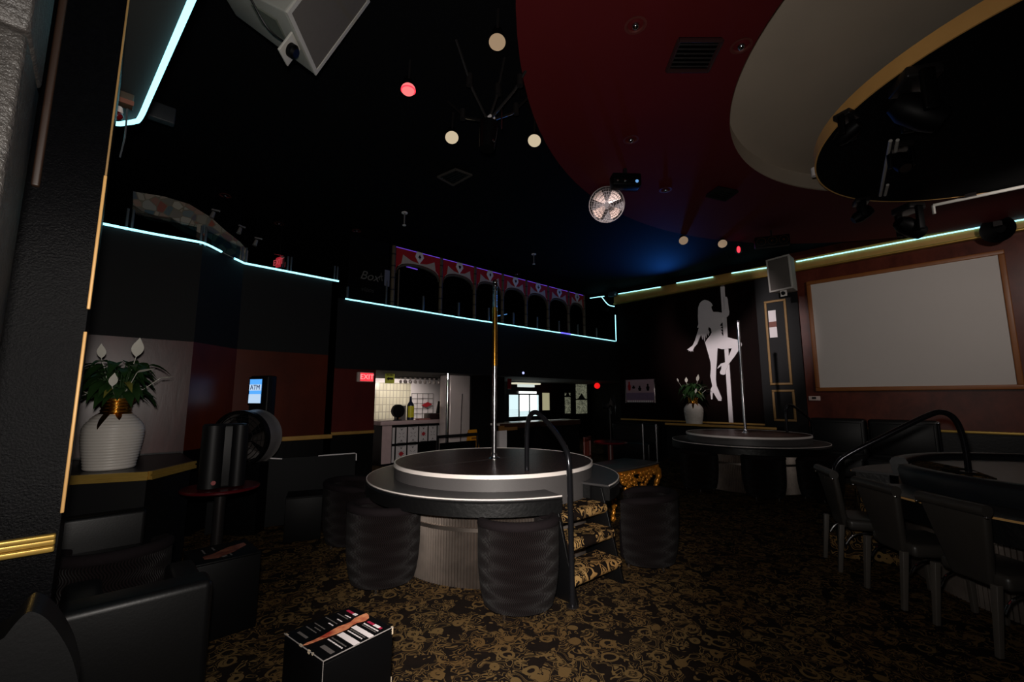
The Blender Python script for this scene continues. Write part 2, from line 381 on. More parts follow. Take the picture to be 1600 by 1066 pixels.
# near pillar on the left, its gold mouldings, and the closer jamb at the picture's edge
struct(MB().box(-1.6, -0.06, 2.25, 2.75, 0, ZC).obj('wall_left', M['pillar'], smooth=0))
struct(MB().box(-0.064, -0.054, 2.243, 2.262, 1.10, 1.745).obj('trim_6', M['gold_trim'], bevel=0.003))
struct(MB().box(-0.064, -0.054, 2.243, 2.262, 1.83, 2.36).obj('trim_6', M['gold_trim'], bevel=0.003))
struct(MB().box(-0.062, -0.055, 2.243, 2.262, 2.36, 3.2).obj('trim_6', M['frame_gold'], bevel=0.002))
m = MB()
for z0, z1, d in ((0.978, 0.998, 0.03), (0.998, 1.018, 0.018), (1.018, 1.036, 0.026)): m.box(-1.6, -0.066, 2.25 - d, 2.25, z0, z1)
struct(m.obj('trim_7', M['gold'], bevel=0.005))
struct(MB().box(-0.245, -0.223, 2.225, 2.25, 2.25, 4.0).obj('trim_8', pm('brown_batten', '#2b1a10', 0.5), bevel=0.006))
struct(MB().box(-1.4, -0.178, 1.3, 1.55, 0, 2.262).obj('wall_left', M['jamb'], bevel=0.01))
struct(MB().box(-1.4, -0.176, 1.3, 1.55, 2.27, 3.2).obj('wall_left', M['jamb'], bevel=0.01))
# underside of the gallery overhead on the left
ov = [(0.30, 0.2), (0.134, 2.0), (0.02, 3.22), (-0.02, 3.32), (-0.1, 3.37), (-1.6, 3.37), (-1.6, 0.2)]
struct(MB().prism(ov, 3.14, 3.25).obj('ceiling', M['soffit'], smooth=0))

# round ceiling features
def ring(name, c, prof, mats, n=128):
    return struct(MB().at((c[0], c[1], 0)).lathe(prof, n).obj(name, mats, smooth=30))
rc, hc, bc = (5.57, -1.53), (5.48, -1.17), (6.11, -0.92)
def annulus(c0, r0, c1, r1, z, n=128):
    vs = []; fs = []
    for k in range(n):
        a = 2 * PI * k / n
        vs += [(c0[0] + r0 * math.cos(a), c0[1] + r0 * math.sin(a), z), (c1[0] + r1 * math.cos(a), c1[1] + r1 * math.sin(a), z)]
    for k in range(n):
        j = (k + 1) % n; fs.append((2 * k, 2 * j, 2 * j + 1, 2 * k + 1))
    return MB().add(vs, fs)
m = annulus(hc, 2.84, rc, 5.08, 4.35)
m.at((rc[0], rc[1], 0)).lathe([(5.08, 4.35), (5.08, 4.6)], 128)
struct(m.obj('ceiling_ring', M['red_ceil'], smooth=30))
m = MB().at((hc[0], hc[1], 0)).lathe([(2.84, 4.35), (2.86, 4.38), (2.86, 4.585)], 128); m.disc(2.86, 4.585, 128, up=False)
struct(m.obj('ceiling_recess', M['grey_ceil'], smooth=30))
m = MB().at((bc[0], bc[1], 0)).cyl(1.98, 4.10, 4.12, 128); m.cyl(0.5, 4.12, 4.585, 48)
struct(m.obj('ceiling_disc', M['ceil'], smooth=30))
m = MB().at((bc[0], bc[1], 0)).lathe([(1.92, 4.235), (1.995, 4.235), (1.995, 4.095), (1.98, 4.095)], 128)
struct(m.obj('ceiling_disc_rim', M['gold_rim'], smooth=30))

# ------------------------------------------------------------------ neon tubes
def neon(label, segs, group=None, r=0.0115, m='neon', name='neon_tube'):
    if len(segs) == 1:
        o = MB().tube(segs[0], r, 8).obj(name, M[m]); return tag(o, label, 'neon light', group)
    t = thing(name, label, 'neon light', segs[0][0], group=group); b = Vector(segs[0][0])
    for s in segs:
        MB().tube([Vector(p) - b for p in s], r, 8).obj('tube', M[m], t)
    return t
neon('cyan neon tube along the ledge under the red arches', [[(2.75, 6.84, 3.09), (5.0, 6.84, 3.075), (8.2, 6.84, 3.085), (10.40, 6.84, 3.09)]])
neon('cyan neon tube along the front left gallery ledge above the white vase', [smooth_path([(-0.6, 5.985, 3.28), (0.2, 5.985, 3.275), (0.6, 5.985, 3.285), (0.74, 6.0, 3.285), (0.93, 6.18, 3.28)], 5)], r=0.013)
tag(MB().tube([(0.93, 6.18, 3.28), (1.10, 6.345, 3.272)], 0.006, 8).obj('unlit_tube', M['neon_off']), 'unlit grey gap between the two cyan gallery tubes on the diagonal', 'neon light')
neon('cyan neon tube along the second left gallery ledge over the brown wall', [[(1.10, 6.345, 3.272), (1.24, 6.485, 3.272), (2.49, 6.485, 3.262)]], r=0.013)
neon('cyan neon tube bent round the corner of the overhead gallery at upper left', [smooth_path([(0.28, 0.4, 3.12), (0.136, 2.0, 3.12), (0.06, 2.85, 3.12), (0.028, 3.19, 3.12), (0.005, 3.26, 3.12), (-0.03, 3.31, 3.12), (-0.09, 3.37, 3.12), (-0.3, 3.45, 3.12)], 6)], r=0.013)
neon('cyan neon tube standing upright where the gallery meets the right wall', [smooth_path([(10.42, 6.83, 3.09), (10.43, 6.82, 3.11), (10.43, 6.82, 3.2), (10.43, 6.82, 3.84)], 4), smooth_path([(10.450, 6.855, 4.092), (10.450, 7.067, 4.182), (10.450, 7.280, 4.445)], 4)])
neon('cyan neon tube on the cornice nearest the back corner', [[(10.480, 7.715, 4.485), (10.480, 7.211, 4.457)], [(10.480, 6.735, 4.439), (10.480, 5.448, 4.401)]])
neon('short cyan neon tube on the cornice above the dancer cut-out', [[(10.480, 5.009, 4.418), (10.480, 4.095, 4.389)]])
neon('short cyan neon tube on the cornice just left of the grey speaker', [[(10.480, 3.670, 4.393), (10.480, 2.894, 4.357)]])
neon('long cyan neon tube on the cornice above the projection screen', [[(10.480, 2.369, 4.365), (10.480, -0.322, 4.336)]])
neon('broken cyan neon tube on the cornice at the right edge by the black horn', [[(10.480, -0.415, 4.325), (10.480, -0.451, 4.325)], [(10.480, -0.493, 4.323), (10.480, -0.556, 4.326)], [(10.480, -0.612, 4.331), (10.480, -1.024, 4.319)]])

# ------------------------------------------------------------------ screen, dancer cut-out, frames on the right wall
Y0, Y1, Z0, Z1 = -0.44, 2.17, 1.715, 3.84
t = thing('projection_screen', 'pale projection screen in an orange wooden frame on the right wall', 'screen', (XR, 0.85, Z0))
MB().box(-0.03, -0.002, Y0 - 0.85, Y1 - 0.85, 0, Z1 - Z0).obj('screen_surface', M['screen'], t, smooth=0)
fr = 0.075
for a in ((Y0 - fr, Y1 + fr, -fr, 0), (Y0 - fr, Y1 + fr, Z1 - Z0, Z1 - Z0 + fr), (Y0 - fr, Y0, 0, Z1 - Z0), (Y1, Y1 + fr, 0, Z1 - Z0)):
    MB().box(-0.055, -0.002, a[0] - 0.85, a[1] - 0.85, a[2], a[3]).obj('frame_rail', M['frame_wood'], t, bevel=0.012)
def wall_frame(label, y0, y1, z0, z1):
    X = XR - 0.06
    t = thing('wall_panel_frame', label, 'frame', (X, (y0 + y1) / 2, z0), group='gold framed panels on the pilaster')
    h = (y1 - y0) / 2; H = z1 - z0; f = 0.045
    MB().box(-0.012, -0.001, -h + f, h - f, f, H - f).obj('panel', M['black'], t, smooth=0)
    for a in ((-h, h, 0, f), (-h, h, H - f, H), (-h, -h + f, f, H - f), (h - f, h, f, H - f)):
        MB().box(-0.03, -0.001, *a).obj('moulding', M['frame_gold'], t, bevel=0.008)
pa, pb = (10.540, 3.082, 3.941), (10.540, 2.633, 1.932)
wall_frame('tall gold frame round a black panel below the grey wall speaker', pb[1], pa[1] - 0.03, 1.78, 3.62)
wall_frame('small gold frame round a black panel below the tall one', pb[1] - 0.02, pa[1] - 0.05, 1.02, 1.68)
t = thing('notice', 'long white notice with a red-brown stripe inside the tall gold frame', 'notice', (XR - 0.075, 2.82, 2.3))
q0, q1 = (10.520, 2.985, 3.401), (10.520, 2.840, 2.805)
yc = (q0[1] + q1[1]) / 2
MB().box(-0.004, 0, q1[1] - 2.82, q0[1] - 2.82, q1[2] - 2.3, q0[2] - 2.3).obj('sheet', M['white'], t, smooth=0)
zm = (q0[2] + q1[2]) / 2 - 2.3
MB().box(-0.007, -0.004, q1[1] - 2.82, q0[1] - 2.82, zm - 0.07, zm + 0.05).obj('stripe', pm('red_brown_print', '#7a4a40', 0.7), t, smooth=0)
t = thing('thermostat', 'white thermostat under the left corner of the screen', 'thermostat', (10.600, 2.284, 1.494))
MB().box(-0.03, 0, -0.1, 0.1, -0.04, 0.05).obj('housing', M['exit_body'], t, bevel=0.01)
MB().box(-0.035, -0.03, -0.03, 0.04, -0.01, 0.035).obj('display', pm('dark_display', '#2c2a2a', 0.3), t, smooth=0)
t = thing('wall_switch', 'small tan wall switch left of the thermostat', 'switch', (10.600, 2.518, 1.507))
MB().box(-0.012, 0, -0.05, 0.05, -0.05, 0.05).obj('plate', pm('tan_plate', '#8f7458', 0.5), t, bevel=0.005)
MB().box(-0.02, -0.012, -0.012, 0.012, -0.02, 0.02).obj('toggle', pm('tan_toggle', '#a58c6c', 0.5), t, bevel=0.003)

# dancer cut-out: flat white panel cut to an outline, fixed to the wall
fig = [(4.355, 3.882), (4.271, 3.849), (4.209, 3.786), (4.177, 3.719), (4.214, 3.694), (4.208, 3.637), (4.174, 3.558), (4.066, 3.542), (3.972, 3.510), (3.919, 3.533), (3.893, 3.674), (3.903, 3.798), (3.897, 3.882), (3.844, 3.873), (3.827, 3.815), (3.822, 3.663), (3.812, 3.511), (3.822, 3.438), (3.865, 3.392), (3.939, 3.385), (3.976, 3.347), (3.971, 3.286), (4.007, 3.260), (4.042, 3.210), (3.977, 3.190), (4.027, 3.172), (3.979, 3.118), (4.026, 3.105), (3.989, 3.047), (4.021, 3.039), (3.993, 2.975), (3.966, 2.943), (3.861, 2.908), (3.752, 2.864), (3.644, 2.825), (3.594, 2.762), (3.581, 2.711), (3.615, 2.647), (3.684, 2.551), (3.765, 2.441), (3.855, 2.330), (3.894, 2.289), (3.933, 2.203), (3.971, 2.131), (3.984, 2.059), (4.027, 2.040), (4.092, 2.063), (4.103, 2.108), (4.067, 2.180), (4.057, 2.259), (4.150, 2.193), (4.155, 2.214), (4.068, 2.307), (3.958, 2.336), (3.883, 2.464), (3.825, 2.592), (3.801, 2.649), (3.877, 2.646), (3.948, 2.640), (4.033, 2.644), (4.118, 2.681), (4.130, 2.616), (4.156, 2.378), (4.191, 2.141), (4.206, 1.934), (4.198, 1.786), (4.158, 1.682), (4.100, 1.506), (4.112, 1.439), (4.175, 1.445), (4.230, 1.535), (4.277, 1.624), (4.297, 1.639), (4.312, 1.477), (4.342, 1.476), (4.350, 1.640), (4.336, 1.714), (4.297, 1.788), (4.313, 1.907), (4.330, 2.027), (4.304, 2.207), (4.305, 2.357), (4.334, 2.511), (4.382, 2.728), (4.406, 2.837), (4.356, 2.909), (4.276, 2.993), (4.236, 3.065), (4.246, 3.158), (4.302, 3.211), (4.324, 3.152), (4.295, 3.087), (4.321, 2.998), (4.352, 3.078), (4.372, 2.948), (4.391, 3.036), (4.417, 2.854), (4.442, 2.995), (4.468, 2.914), (4.485, 3.046), (4.523, 2.988), (4.600, 2.824), (4.670, 2.752), (4.708, 2.693), (4.717, 2.638), (4.734, 2.670), (4.774, 2.636), (4.778, 2.674), (4.824, 2.655), (4.816, 2.689), (4.860, 2.699), (4.800, 2.738), (4.712, 2.794), (4.649, 2.907), (4.593, 3.058), (4.535, 3.214), (4.578, 3.225), (4.542, 3.303), (4.544, 3.492), (4.525, 3.710), (4.482, 3.815), (4.423, 3.868)]
bz = fig[0]
t = thing('dancer_cutout', 'white cut-out of a dancing woman holding a pole on the dark wall', 'wall decoration', (XR, 3.95, 1.45))
m = MB(); m.M = Matrix(((0, 0, 1, 0), (1, 0, 0, 0), (0, 1, 0, 0), (0, 0, 0, 1)))
m.prism([(y - 3.95, z - 1.45) for y, z in fig], -0.045, -0.02).obj('figure', M['white'], t, smooth=0)
pt, pm_ = (10.570, 3.930, 4.137), (10.570, 3.929, 1.246)
m = MB(); m.box(-0.03, -0.004, pt[1] - 3.95 - 0.045, pt[1] - 3.95 + 0.045, 0.95 - 1.45, pt[2] - 1.45)
m.obj('pole_strip', M['white'], t, smooth=0)
MB().box(-0.03, -0.004, pt[1] - 3.99, pt[1] - 3.91, pt[2] - 1.45, pt[2] - 1.40).obj('pole_cap', M['drum'], t, smooth=0)

# long gold-edged ledge behind the far stage
t = thing('display_ledge', 'black ledge with a gold front edge along the dark right wall', 'ledge', (10.25, 4.3, 0))
MB().box(-0.22, 0.28, -1.45, 0.95, 0.84, 0.90).obj('ledge_top', M['black_gloss'], t, bevel=0.01)
MB().box(-0.25, -0.22, -1.45, 0.95, 0.865, 0.915).obj('gold_edge', M['gold_flat'], t, bevel=0.008)
MB().box(-0.16, 0.28, -1.45, 0.95, 0, 0.84).obj('base', M['black'], t, smooth=0)

# poster in the back corner
a, b = (10.580, 6.664, 2.002), (10.580, 5.789, 1.393)
t = thing('poster', 'pale pink framed poster of small dancing figures in the back right corner', 'poster', (XR, (a[1] + b[1]) / 2, b[2]))
h = (a[1] - b[1]) / 2; H = a[2] - b[2]
MB().box(-0.02, -0.002, -h, h, 0, H).obj('sheet', pm('pink_print', '#a98a94', 0.6, var=0.1), t, smooth=0)
MB().box(-0.023, -0.02, -h + 0.02, h - 0.02, 0.06, H * 0.42).obj('lower_print', pm('violet_print', '#77607c', 0.6, var=0.2, vscale=12), t, smooth=0)
MB().box(-0.026, -0.002, h - 0.02, h + 0.01, -0.01, H + 0.01).obj('frame_rail', M['chrome'], t); MB().box(-0.026, -0.002, -h - 0.01, -h + 0.015, -0.01, H + 0.01).obj('frame_rail', M['chrome'], t)
m = MB()
for k in range(14): m.box(-0.026, -0.02, h - 0.09 - k * (2 * h - 0.1) / 14, h - 0.06 - k * (2 * h - 0.1) / 14, 0.0, 0.05)
m.obj('checkered_edge', M['white'], t, smooth=0)
for k, (yy, zz, hh, mm) in enumerate(((0.72, 0.52, 0.40, 'valance'), (0.42, 0.60, 0.14, 'box_black'), (0.0, 0.50, 0.22, 'box_black'), (-0.55, 0.50, 0.3, 'box_black'))):
    m = MB(); y = yy * h; z = zz * H
    m.M = Matrix(((0, 0, 1, 0), (1, 0, 0, y), (0, 1, 0, z), (0, 0, 0, 1)))
    m.prism([(-0.03, 0), (0.03, 0), (0.05, hh * H * 0.5), (0.02, hh * H * 0.7), (0.025, hh * H), (-0.025, hh * H), (-0.02, hh * H * 0.7), (-0.05, hh * H * 0.5)], -0.025, -0.021)
    m.obj('printed_figure', M[mm], t, smooth=0)

# ------------------------------------------------------------------ round stages with bar counters
def arc_ring(prof, n, a0, a1):   # closed profile swept through part of a circle
    return MB().lathe(prof + [prof[0]], n, a0, a1)
NA = math.radians(14)
def make_stage(label):
    t = thing('dance_stage', label, 'stage', group='round dance stages')
    a0, a1 = -PI / 2 + NA, 1.5 * PI - NA
    MB().disc(0.985, 0.880, 96).obj('stage_floor', M['granite'], t); MB().box(-0.98, 0.98, -0.004, 0.004, 0.8802, 0.8808).obj('seam', M['grey_lam'], t, smooth=0)
    MB().lathe([(0.988, 0.862), (0.988, 0.883), (1.0, 0.883), (1.004, 0.852)], 96).obj('edge_strip', M['alu'], t)
    MB().lathe([(0.995, 0.60), (0.995, 0.857)], 96).obj('stage_side', M['grey_lam'], t)
    arc_ring([(0.99, 0.735), (0.99, 0.752), (1.25, 0.752), (1.25, 0.735)], 88, a0, a1).obj('counter', M['dark_lam'], t)
    arc_ring([(1.251, 0.744), (1.251, 0.753), (1.243, 0.753), (1.243, 0.744)], 88, a0, a1).obj('counter_edge', M['alu'], t)
    arc_ring([(1.0, 0.62), (1.0, 0.735), (1.24, 0.735), (1.255, 0.72), (1.25, 0.62)], 88, a0, a1).obj('apron', M['apron'], t)
    n = 460; vs = []; fs = []
    for k in range(n):
        a = 2 * PI * k / n; r = 0.95 + (0.006 if k % 2 else -0.006)
        for z in (0, 0.62): vs.append((r * math.cos(a), r * math.sin(a), z))
    for k in range(n): q = (k + 1) % n; fs.append((2 * k, 2 * q, 2 * q + 1, 2 * k + 1))
    sk = MB().add(vs, fs).obj('skirt', M['corr'], t, smooth=0)
    MB().lathe([(0.945, 0.425), (0.962, 0.43), (0.962, 0.46), (0.945, 0.465)], 96).obj('seam_band', M['corr'], sk)
    return t
def make_steps(label):
    t = thing('stage_steps', label, 'steps', group='carpeted steps of the round stages')
    for x in (-0.31, 0.27):
        p = [(-1.36, 0), (-0.97, 0), (-0.99, 0.73), (-1.16, 0.73)]
        m = MB(); m.M = Matrix(((0, 0, 1, 0), (1, 0, 0, 0), (0, 1, 0, 0), (0, 0, 0, 1)))
        m.prism(p, x - 0.012, x + 0.012).obj('stringer', M['black_gloss'], t, bevel=0.004)
    for z, y in ((0.20, -1.35), (0.42, -1.29), (0.61, -1.22)):
        m = MB(); n = 8; y1 = y + 0.26; prof = [(y1, z - 0.085)] + [(y + 0.04 - 0.04 * math.sin(PI * k / n) * 1.0, z - 0.085 + 0.085 * (1 - math.cos(PI * k / n)) / 2) for k in range(n + 1)] + [(y1, z)]
        m.M = Matrix(((0, 0, 1, 0), (1, 0, 0, 0), (0, 1, 0, 0), (0, 0, 0, 1)))
        m.prism(prof, -0.298, 0.258).obj('tread', M['carpet_step'], t, smooth=50)
    pts = [(-0.25, -0.76, 0.868), (-0.25, -0.76, 1.05), (-0.25, -0.765, 1.22), (-0.252, -0.79, 1.32), (-0.26, -0.85, 1.375), (-0.27, -0.94, 1.365), (-0.30, -1.14, 1.24), (-0.328, -1.27, 1.13), (-0.338, -1.315, 1.05), (-0.345, -1.33, 0.9), (-0.345, -1.335, 0.5), (-0.345, -1.34, 0)]
    h = MB().tube(smooth_path(pts, 6), 0.021, 14).obj('handrail', M['tube_black'], t)
    MB().at((-0.25, -0.76, 0)).cyl(0.045, 0.868, 0.876, 24).obj('flange', M['dark_metal'], h); MB().at((-0.345, -1.34, 0)).cyl(0.045, 0, 0.008, 24).obj('flange', M['dark_metal'], h)
    return t
stage1 = make_stage('nearer round stage with a bright silver edge, in the centre of the room')
stage1.location = (3.03, 3.49, 0); stage1.rotation_euler = (0, 0, math.radians(-2))
steps1 = make_steps('three carpeted steps with a black handrail at the nearer round stage')
steps1.location = stage1.location; steps1.rotation_euler = stage1.rotation_euler
dup(stage1, (8.55, 2.94, 0), math.radians(70), 'farther round stage in front of the white dancer cut-out')
dup(steps1, (8.55, 2.94, 0), math.radians(70), 'steps with a black handrail at the right side of the farther round stage')
def make_pole(label, x, y, h, gold_span):
    t = thing('dance_pole', label, 'pole', (x, y, 0.881), group='stage poles')
    MB().cyl(0.024, 0, h, 20).obj('shaft', M['steel'], t)
    if gold_span: MB().cyl(0.0285, h * gold_span[0], h * gold_span[1], 20).obj('gold_middle', M['brass'], t)  # gold-coloured middle length, slightly wider than the shaft
    MB().lathe([(0.06, 0), (0.06, 0.008), (0.035, 0.02), (0.03, 0.05), (0.024, 0.06)], 24).obj('base_collar', M['steel'], t)
    m = MB().sphere((0, 0, h + 0.022), 0.029); m.cyl(0.028, h - 0.07, h - 0.055, 20); m.cyl(0.028, h - 0.02, h, 20)
    m.obj('finial', M['chrome'], t)
make_pole('steel pole with a gold middle on the nearer round stage', 3.03, 3.49, 1.85, (0.52, 0.86))
make_pole('steel pole on the farther round stage near the dancer cut-out', 8.55, 2.94, 2.02, None)

# third stage at the right with a padded rim
C3 = (5.80, -0.76)
t = thing('padded_stage', 'large round stage with a blue-black padded rim at the right edge', 'stage', (C3[0], C3[1], 0))
q0, q1 = math.radians(112), math.radians(90 + 360 - 0)
MB().disc(1.36, 0.86, 96).obj('stage_floor', pm('grey_stage_laminate', '#55504e', 0.35, var=0.15), t)
pr = [(1.31, 0.76), (1.29, 0.88), (1.31, 0.915), (1.36, 0.928), (1.41, 0.915), (1.43, 0.88), (1.41, 0.76)]
arc_ring(pr, 90, math.radians(113), math.radians(450 - 0)).obj('padded_rim', M['navy_vinyl'], t, smooth=60)
arc_ring([(1.36, 0.735), (1.36, 0.757), (1.76, 0.757), (1.76, 0.735)], 90, math.radians(116), math.radians(448)).obj('counter', M['dark_lam'], t)
arc_ring([(1.762, 0.738), (1.762, 0.752), (1.755, 0.752), (1.755, 0.738)], 90, math.radians(116), math.radians(448)).obj('gold_edge', M['gold_trim'], t)
arc_ring([(1.45, 0.58), (1.45, 0.735), (1.72, 0.735), (1.72, 0.58)], 90, math.radians(116), math.radians(448)).obj('apron', M['apron'], t)
M['carpet_inset'] = carpet('inset_carpet', 1.2, 0.8)
n = 520; vs = []; fs = []
for k in range(n):
    a = 2 * PI * k / n; r = 1.36 + (0.007 if k % 2 else -0.007)
    for z in (0, 0.76): vs.append((r * math.cos(a), r * math.sin(a), z))
for k in range(n): q = (k + 1) % n; fs.append((2 * k, 2 * q, 2 * q + 1, 2 * k + 1))
MB().add(vs, fs).obj('skirt', M['corr'], t, smooth=0)
m = MB().prism([(-0.55, 0.72), (-0.1, 0.85), (0.42, 1.2), (0.25, 1.28), (-0.36, 1.25)], 0.861, 0.869)
m.obj('carpet_inset', M['carpet_inset'], t, smooth=0)
# its steps and its big handrail
t = thing('stage_steps', 'carpeted steps with a long curved black handrail at the padded stage', 'steps', (5.47, 0.86, 0), math.radians(-166))
for z, y in ((0.20, -0.30), (0.40, -0.17), (0.60, -0.04)):
    MB().box(-0.24, 0.16, y, 0.22, z - 0.2, z).obj('step', M['carpet_inset'], t, bevel=0.02)
pts = [(5.55, 0.12, 0.86), (5.55, 0.12, 1.05), (5.545, 0.135, 1.22), (5.53, 0.17, 1.33), (5.50, 0.235, 1.375), (5.46, 0.33, 1.345), (5.38, 0.63, 1.15), (5.31, 0.90, 0.97), (5.28, 1.0, 0.87), (5.27, 1.03, 0.75), (5.27, 1.035, 0.5), (5.27, 1.035, 0)]
inv = (Matrix.Translation((5.47, 0.86, 0)) @ Matrix.Rotation(math.radians(-166), 4, 'Z')).inverted()
h = MB().tube([inv @ p for p in smooth_path(pts, 6)], 0.024, 16).obj('handrail', M['tube_black'], t)
m = MB(); p = inv @ Vector((5.55, 0.12, 0.86)); m.at((p.x, p.y, 0)).cyl(0.055, 0.861, 0.87, 24)
m.obj('flange', M['dark_metal'], h)

# ------------------------------------------------------------------ tub chairs
def make_tub(label):
    t = thing('tub_chair', label, 'chair', group='ribbed velvet tub chairs')
    n = 56; A = math.radians(132); vs = []; fs = []
    def hgt(u): return 0.645 - 0.05 * abs(u) ** 2.2
    prof = []
    rows = 7
    for k in range(n + 1):
        u = -1 + 2 * k / n; a = -PI / 2 + A * u; H = hgt(u) - 0.03
        pts = [(0.30 - 0.045 * (1 - i / rows) ** 4, 0.045 + (H - 0.045) * i / rows) for i in range(rows + 1)] + [(0.245, H), (0.235, 0.30), (0.235, 0.06)]
        vs += [(r * math.cos(a), r * math.sin(a), z) for r, z in pts]
    L = rows + 4
    for k in range(n):
        for i in range(L):
            j = (i + 1) % L; fs.append((k * L + i, (k + 1) * L + i, (k + 1) * L + j, k * L + j))
    fs += [tuple(range(L)), tuple(range(n * L, n * L + L))[::-1]]
    MB().add(vs, fs).obj('shell', M['wavy'], t, smooth=50)
    pts = []
    for k in range(n + 1):
        u = -1 + 2 * k / n; a = -PI / 2 + A * u * 1.01
        pts.append((0.272 * math.cos(a), 0.272 * math.sin(a), hgt(u) - 0.025))
    rr = [0.036 * min(1, 0.55 + 6 * min(k, n - k) / n) for k in range(n + 1)]
    MB().tube(pts, rr, 12).obj('rolled_top', M['velvet'], t, smooth=60)
    m = MB().lathe([(0.0, 0.40), (0.17, 0.40), (0.215, 0.385), (0.23, 0.35), (0.23, 0.06), (0, 0.06)], 40)
    m.obj('seat_cushion', M['velvet'], t, smooth=50)
    for a in (45, 135, 225, 315):
        x, y = 0.21 * math.cos(math.radians(a)), 0.21 * math.sin(math.radians(a))
        m = MB().at((x, y, 0)).cyl(0.02, 0.0, 0.05, 12); m.at().sphere((x, y, 0.018), 0.018, 10, 6)
        m.obj('caster', M['chrome'], t)
    return t
def face(x, y, tx, ty): return math.atan2(ty - y, tx - x) - PI / 2
tub = make_tub('ribbed velvet tub chair standing with its back to us in front of the nearer stage')
tub.location = (2.36, 2.44, 0); tub.rotation_euler = (0, 0, face(2.36, 2.44, 3.03, 3.49) + 0.1)
for x, y, tx, ty, lab in (
    (1.83, 3.50, 3.03, 3.60, 'ribbed velvet tub chair at the left side of the nearer stage'),
    (3.80, 2.24, 3.2, 3.3, 'ribbed velvet tub chair right of the carpeted steps of the nearer stage'),
    (2.05, 4.62, 3.03, 3.6, 'tub chair half hidden behind the left chair of the nearer stage'),
    (0.13, 3.66, 0.3, 5.2, 'ribbed tub chair behind the leather armchair at lower left'),
    (7.42, 3.32, 8.5, 2.95, 'black tub chair left of the metal strip of the farther stage'),
    (7.50, 2.36, 8.5, 2.9, 'black tub chair right of the metal strip of the farther stage'),
    (7.98, 1.74, 8.5, 2.9, 'black tub chair at the right side of the farther stage below its rail')):
    dup(tub, (x, y, 0), face(x, y, tx, ty), lab)

# ------------------------------------------------------------------ vinyl dining chairs at the padded stage
def make_dining(label):
    t = thing('dining_chair', label, 'chair', group='black vinyl chairs at the padded stage')
    # local: sits facing +y, back at y=0
    def slab(xb, xt, z0, z1, y0, y1, th):
        return [(-xb, y0, z0), (xb, y0, z0), (xb, y0 + th, z0), (-xb, y0 + th, z0), (-xt, y1, z1), (xt, y1, z1), (xt, y1 + th, z1), (-xt, y1 + th, z1)]
    MB().hexa(slab(0.12, 0.215, 0.36, 0.82, 0.035, -0.045, 0.05)).obj('backrest', M['chair_vinyl'], t, bevel=0.018)
    m = MB().tube([(-0.218, -0.03, 0.825), (0.218, -0.03, 0.825)], 0.036, 14); m.obj('top_roll', M['chair_vinyl'], t)
    for x in (-0.222, 0.222): MB().sphere((x, -0.045, 0.79), 0.011, 10, 6).obj('stud', M['chrome'], t)
    MB().box(-0.21, 0.21, 0.05, 0.46, 0.36, 0.45).obj('seat', M['chair_vinyl'], t, bevel=0.03, seg=4)
    for x, y, dx, dy in ((-0.185, 0.0, -0.0, -0.04), (0.185, 0.0, 0.0, -0.04), (-0.18, 0.42, 0, 0.01), (0.18, 0.42, 0, 0.01)):
        m = MB(); a, b = 0.020, 0.015
        m.hexa([(x + dx - b, y + dy - b, 0), (x + dx + b, y + dy - b, 0), (x + dx + b, y + dy + b, 0), (x + dx - b, y + dy + b, 0),
                (x - a, y - a, 0.40), (x + a, y - a, 0.40), (x + a, y + a, 0.40), (x - a, y + a, 0.40)])
        m.obj('leg', M['grey_leg'], t, bevel=0.003)
    for x in (-0.19, 0.19):
        MB().tube(smooth_path([(x, 0.02, 0.24), (x, 0.08, 0.315), (x, 0.21, 0.345), (x, 0.34, 0.315), (x, 0.40, 0.24)], 5), 0.008, 8).obj('arched_brace', M['chrome'], t)
    return t
dc = make_dining('black vinyl chair nearest to us at the right edge')
def place(o, x, y, ang): o.location = (x, y, 0); o.rotation_euler = (0, 0, ang)
place(dc, 4.11, 0.17, math.radians(-132))
dup(dc, (4.49, 0.60, 0), math.radians(-138), 'black vinyl chair second from the right edge, its back towards us')
dup(dc, (5.02, 1.02, 0), math.radians(-152), 'black vinyl chair farthest of the row, seen from the side by the handrail foot')
dup(dc, (3.93, -0.36, 0), math.radians(-120), 'black vinyl chair cut by the right edge, only its seat side showing')
# carpeted block under the padded stage counter
# ------------------------------------------------------------------ booth sofas under the screen
def sofa(label, y0, y1):
    t = thing('booth_sofa', label, 'sofa', (10.15, (y0 + y1) / 2, 0), group='black booth sofas under the screen')
    h = (y1 - y0) / 2
    MB().box(0.12, 0.38, -h, h, 0.1, 1.12).obj('backrest', M['leather'], t, bevel=0.05, seg=4)
    MB().box(0.10, 0.125, -h + 0.06, h - 0.06, 0.5, 1.05).obj('back_pad', M['leather'], t, bevel=0.012)
    MB().box(-0.40, 0.14, -h, h, 0.1, 0.46).obj('seat', M['leather'], t, bevel=0.04, seg=4)
    MB().box(-0.36, 0.36, -h + 0.03, h - 0.03, 0, 0.1).obj('plinth', M['black'], t)
sofa('tall black booth sofa left of its twin under the screen', 1.47, 2.34)
sofa('tall black booth sofa right of its twin under the screen', 0.50, 1.44)
t = thing('grab_post', 'slim chrome-edged post at the right end of the booth sofas', 'post', (9.75, 0.48, 0))
MB().cyl(0.022, 0, 1.1, 16).obj('shaft', M['tube_black'], t); MB().sphere((0, 0, 1.1), 0.03).obj('cap', M['chrome'], t)
def booth(label, x0, x1, y0, y1, bx):
    t = thing('booth_sofa', label, 'sofa', ((x0 + x1) / 2, (y0 + y1) / 2, 0)); a = (x1 - x0) / 2; b = (y1 - y0) / 2
    MB().box(a - 0.22, a, -b, b, 0, 0.86).obj('backrest', M['vinyl'], t, bevel=0.04); MB().box(-a, a - 0.2, -b, b, 0, 0.44).obj('seat', M['vinyl'], t, bevel=0.04)
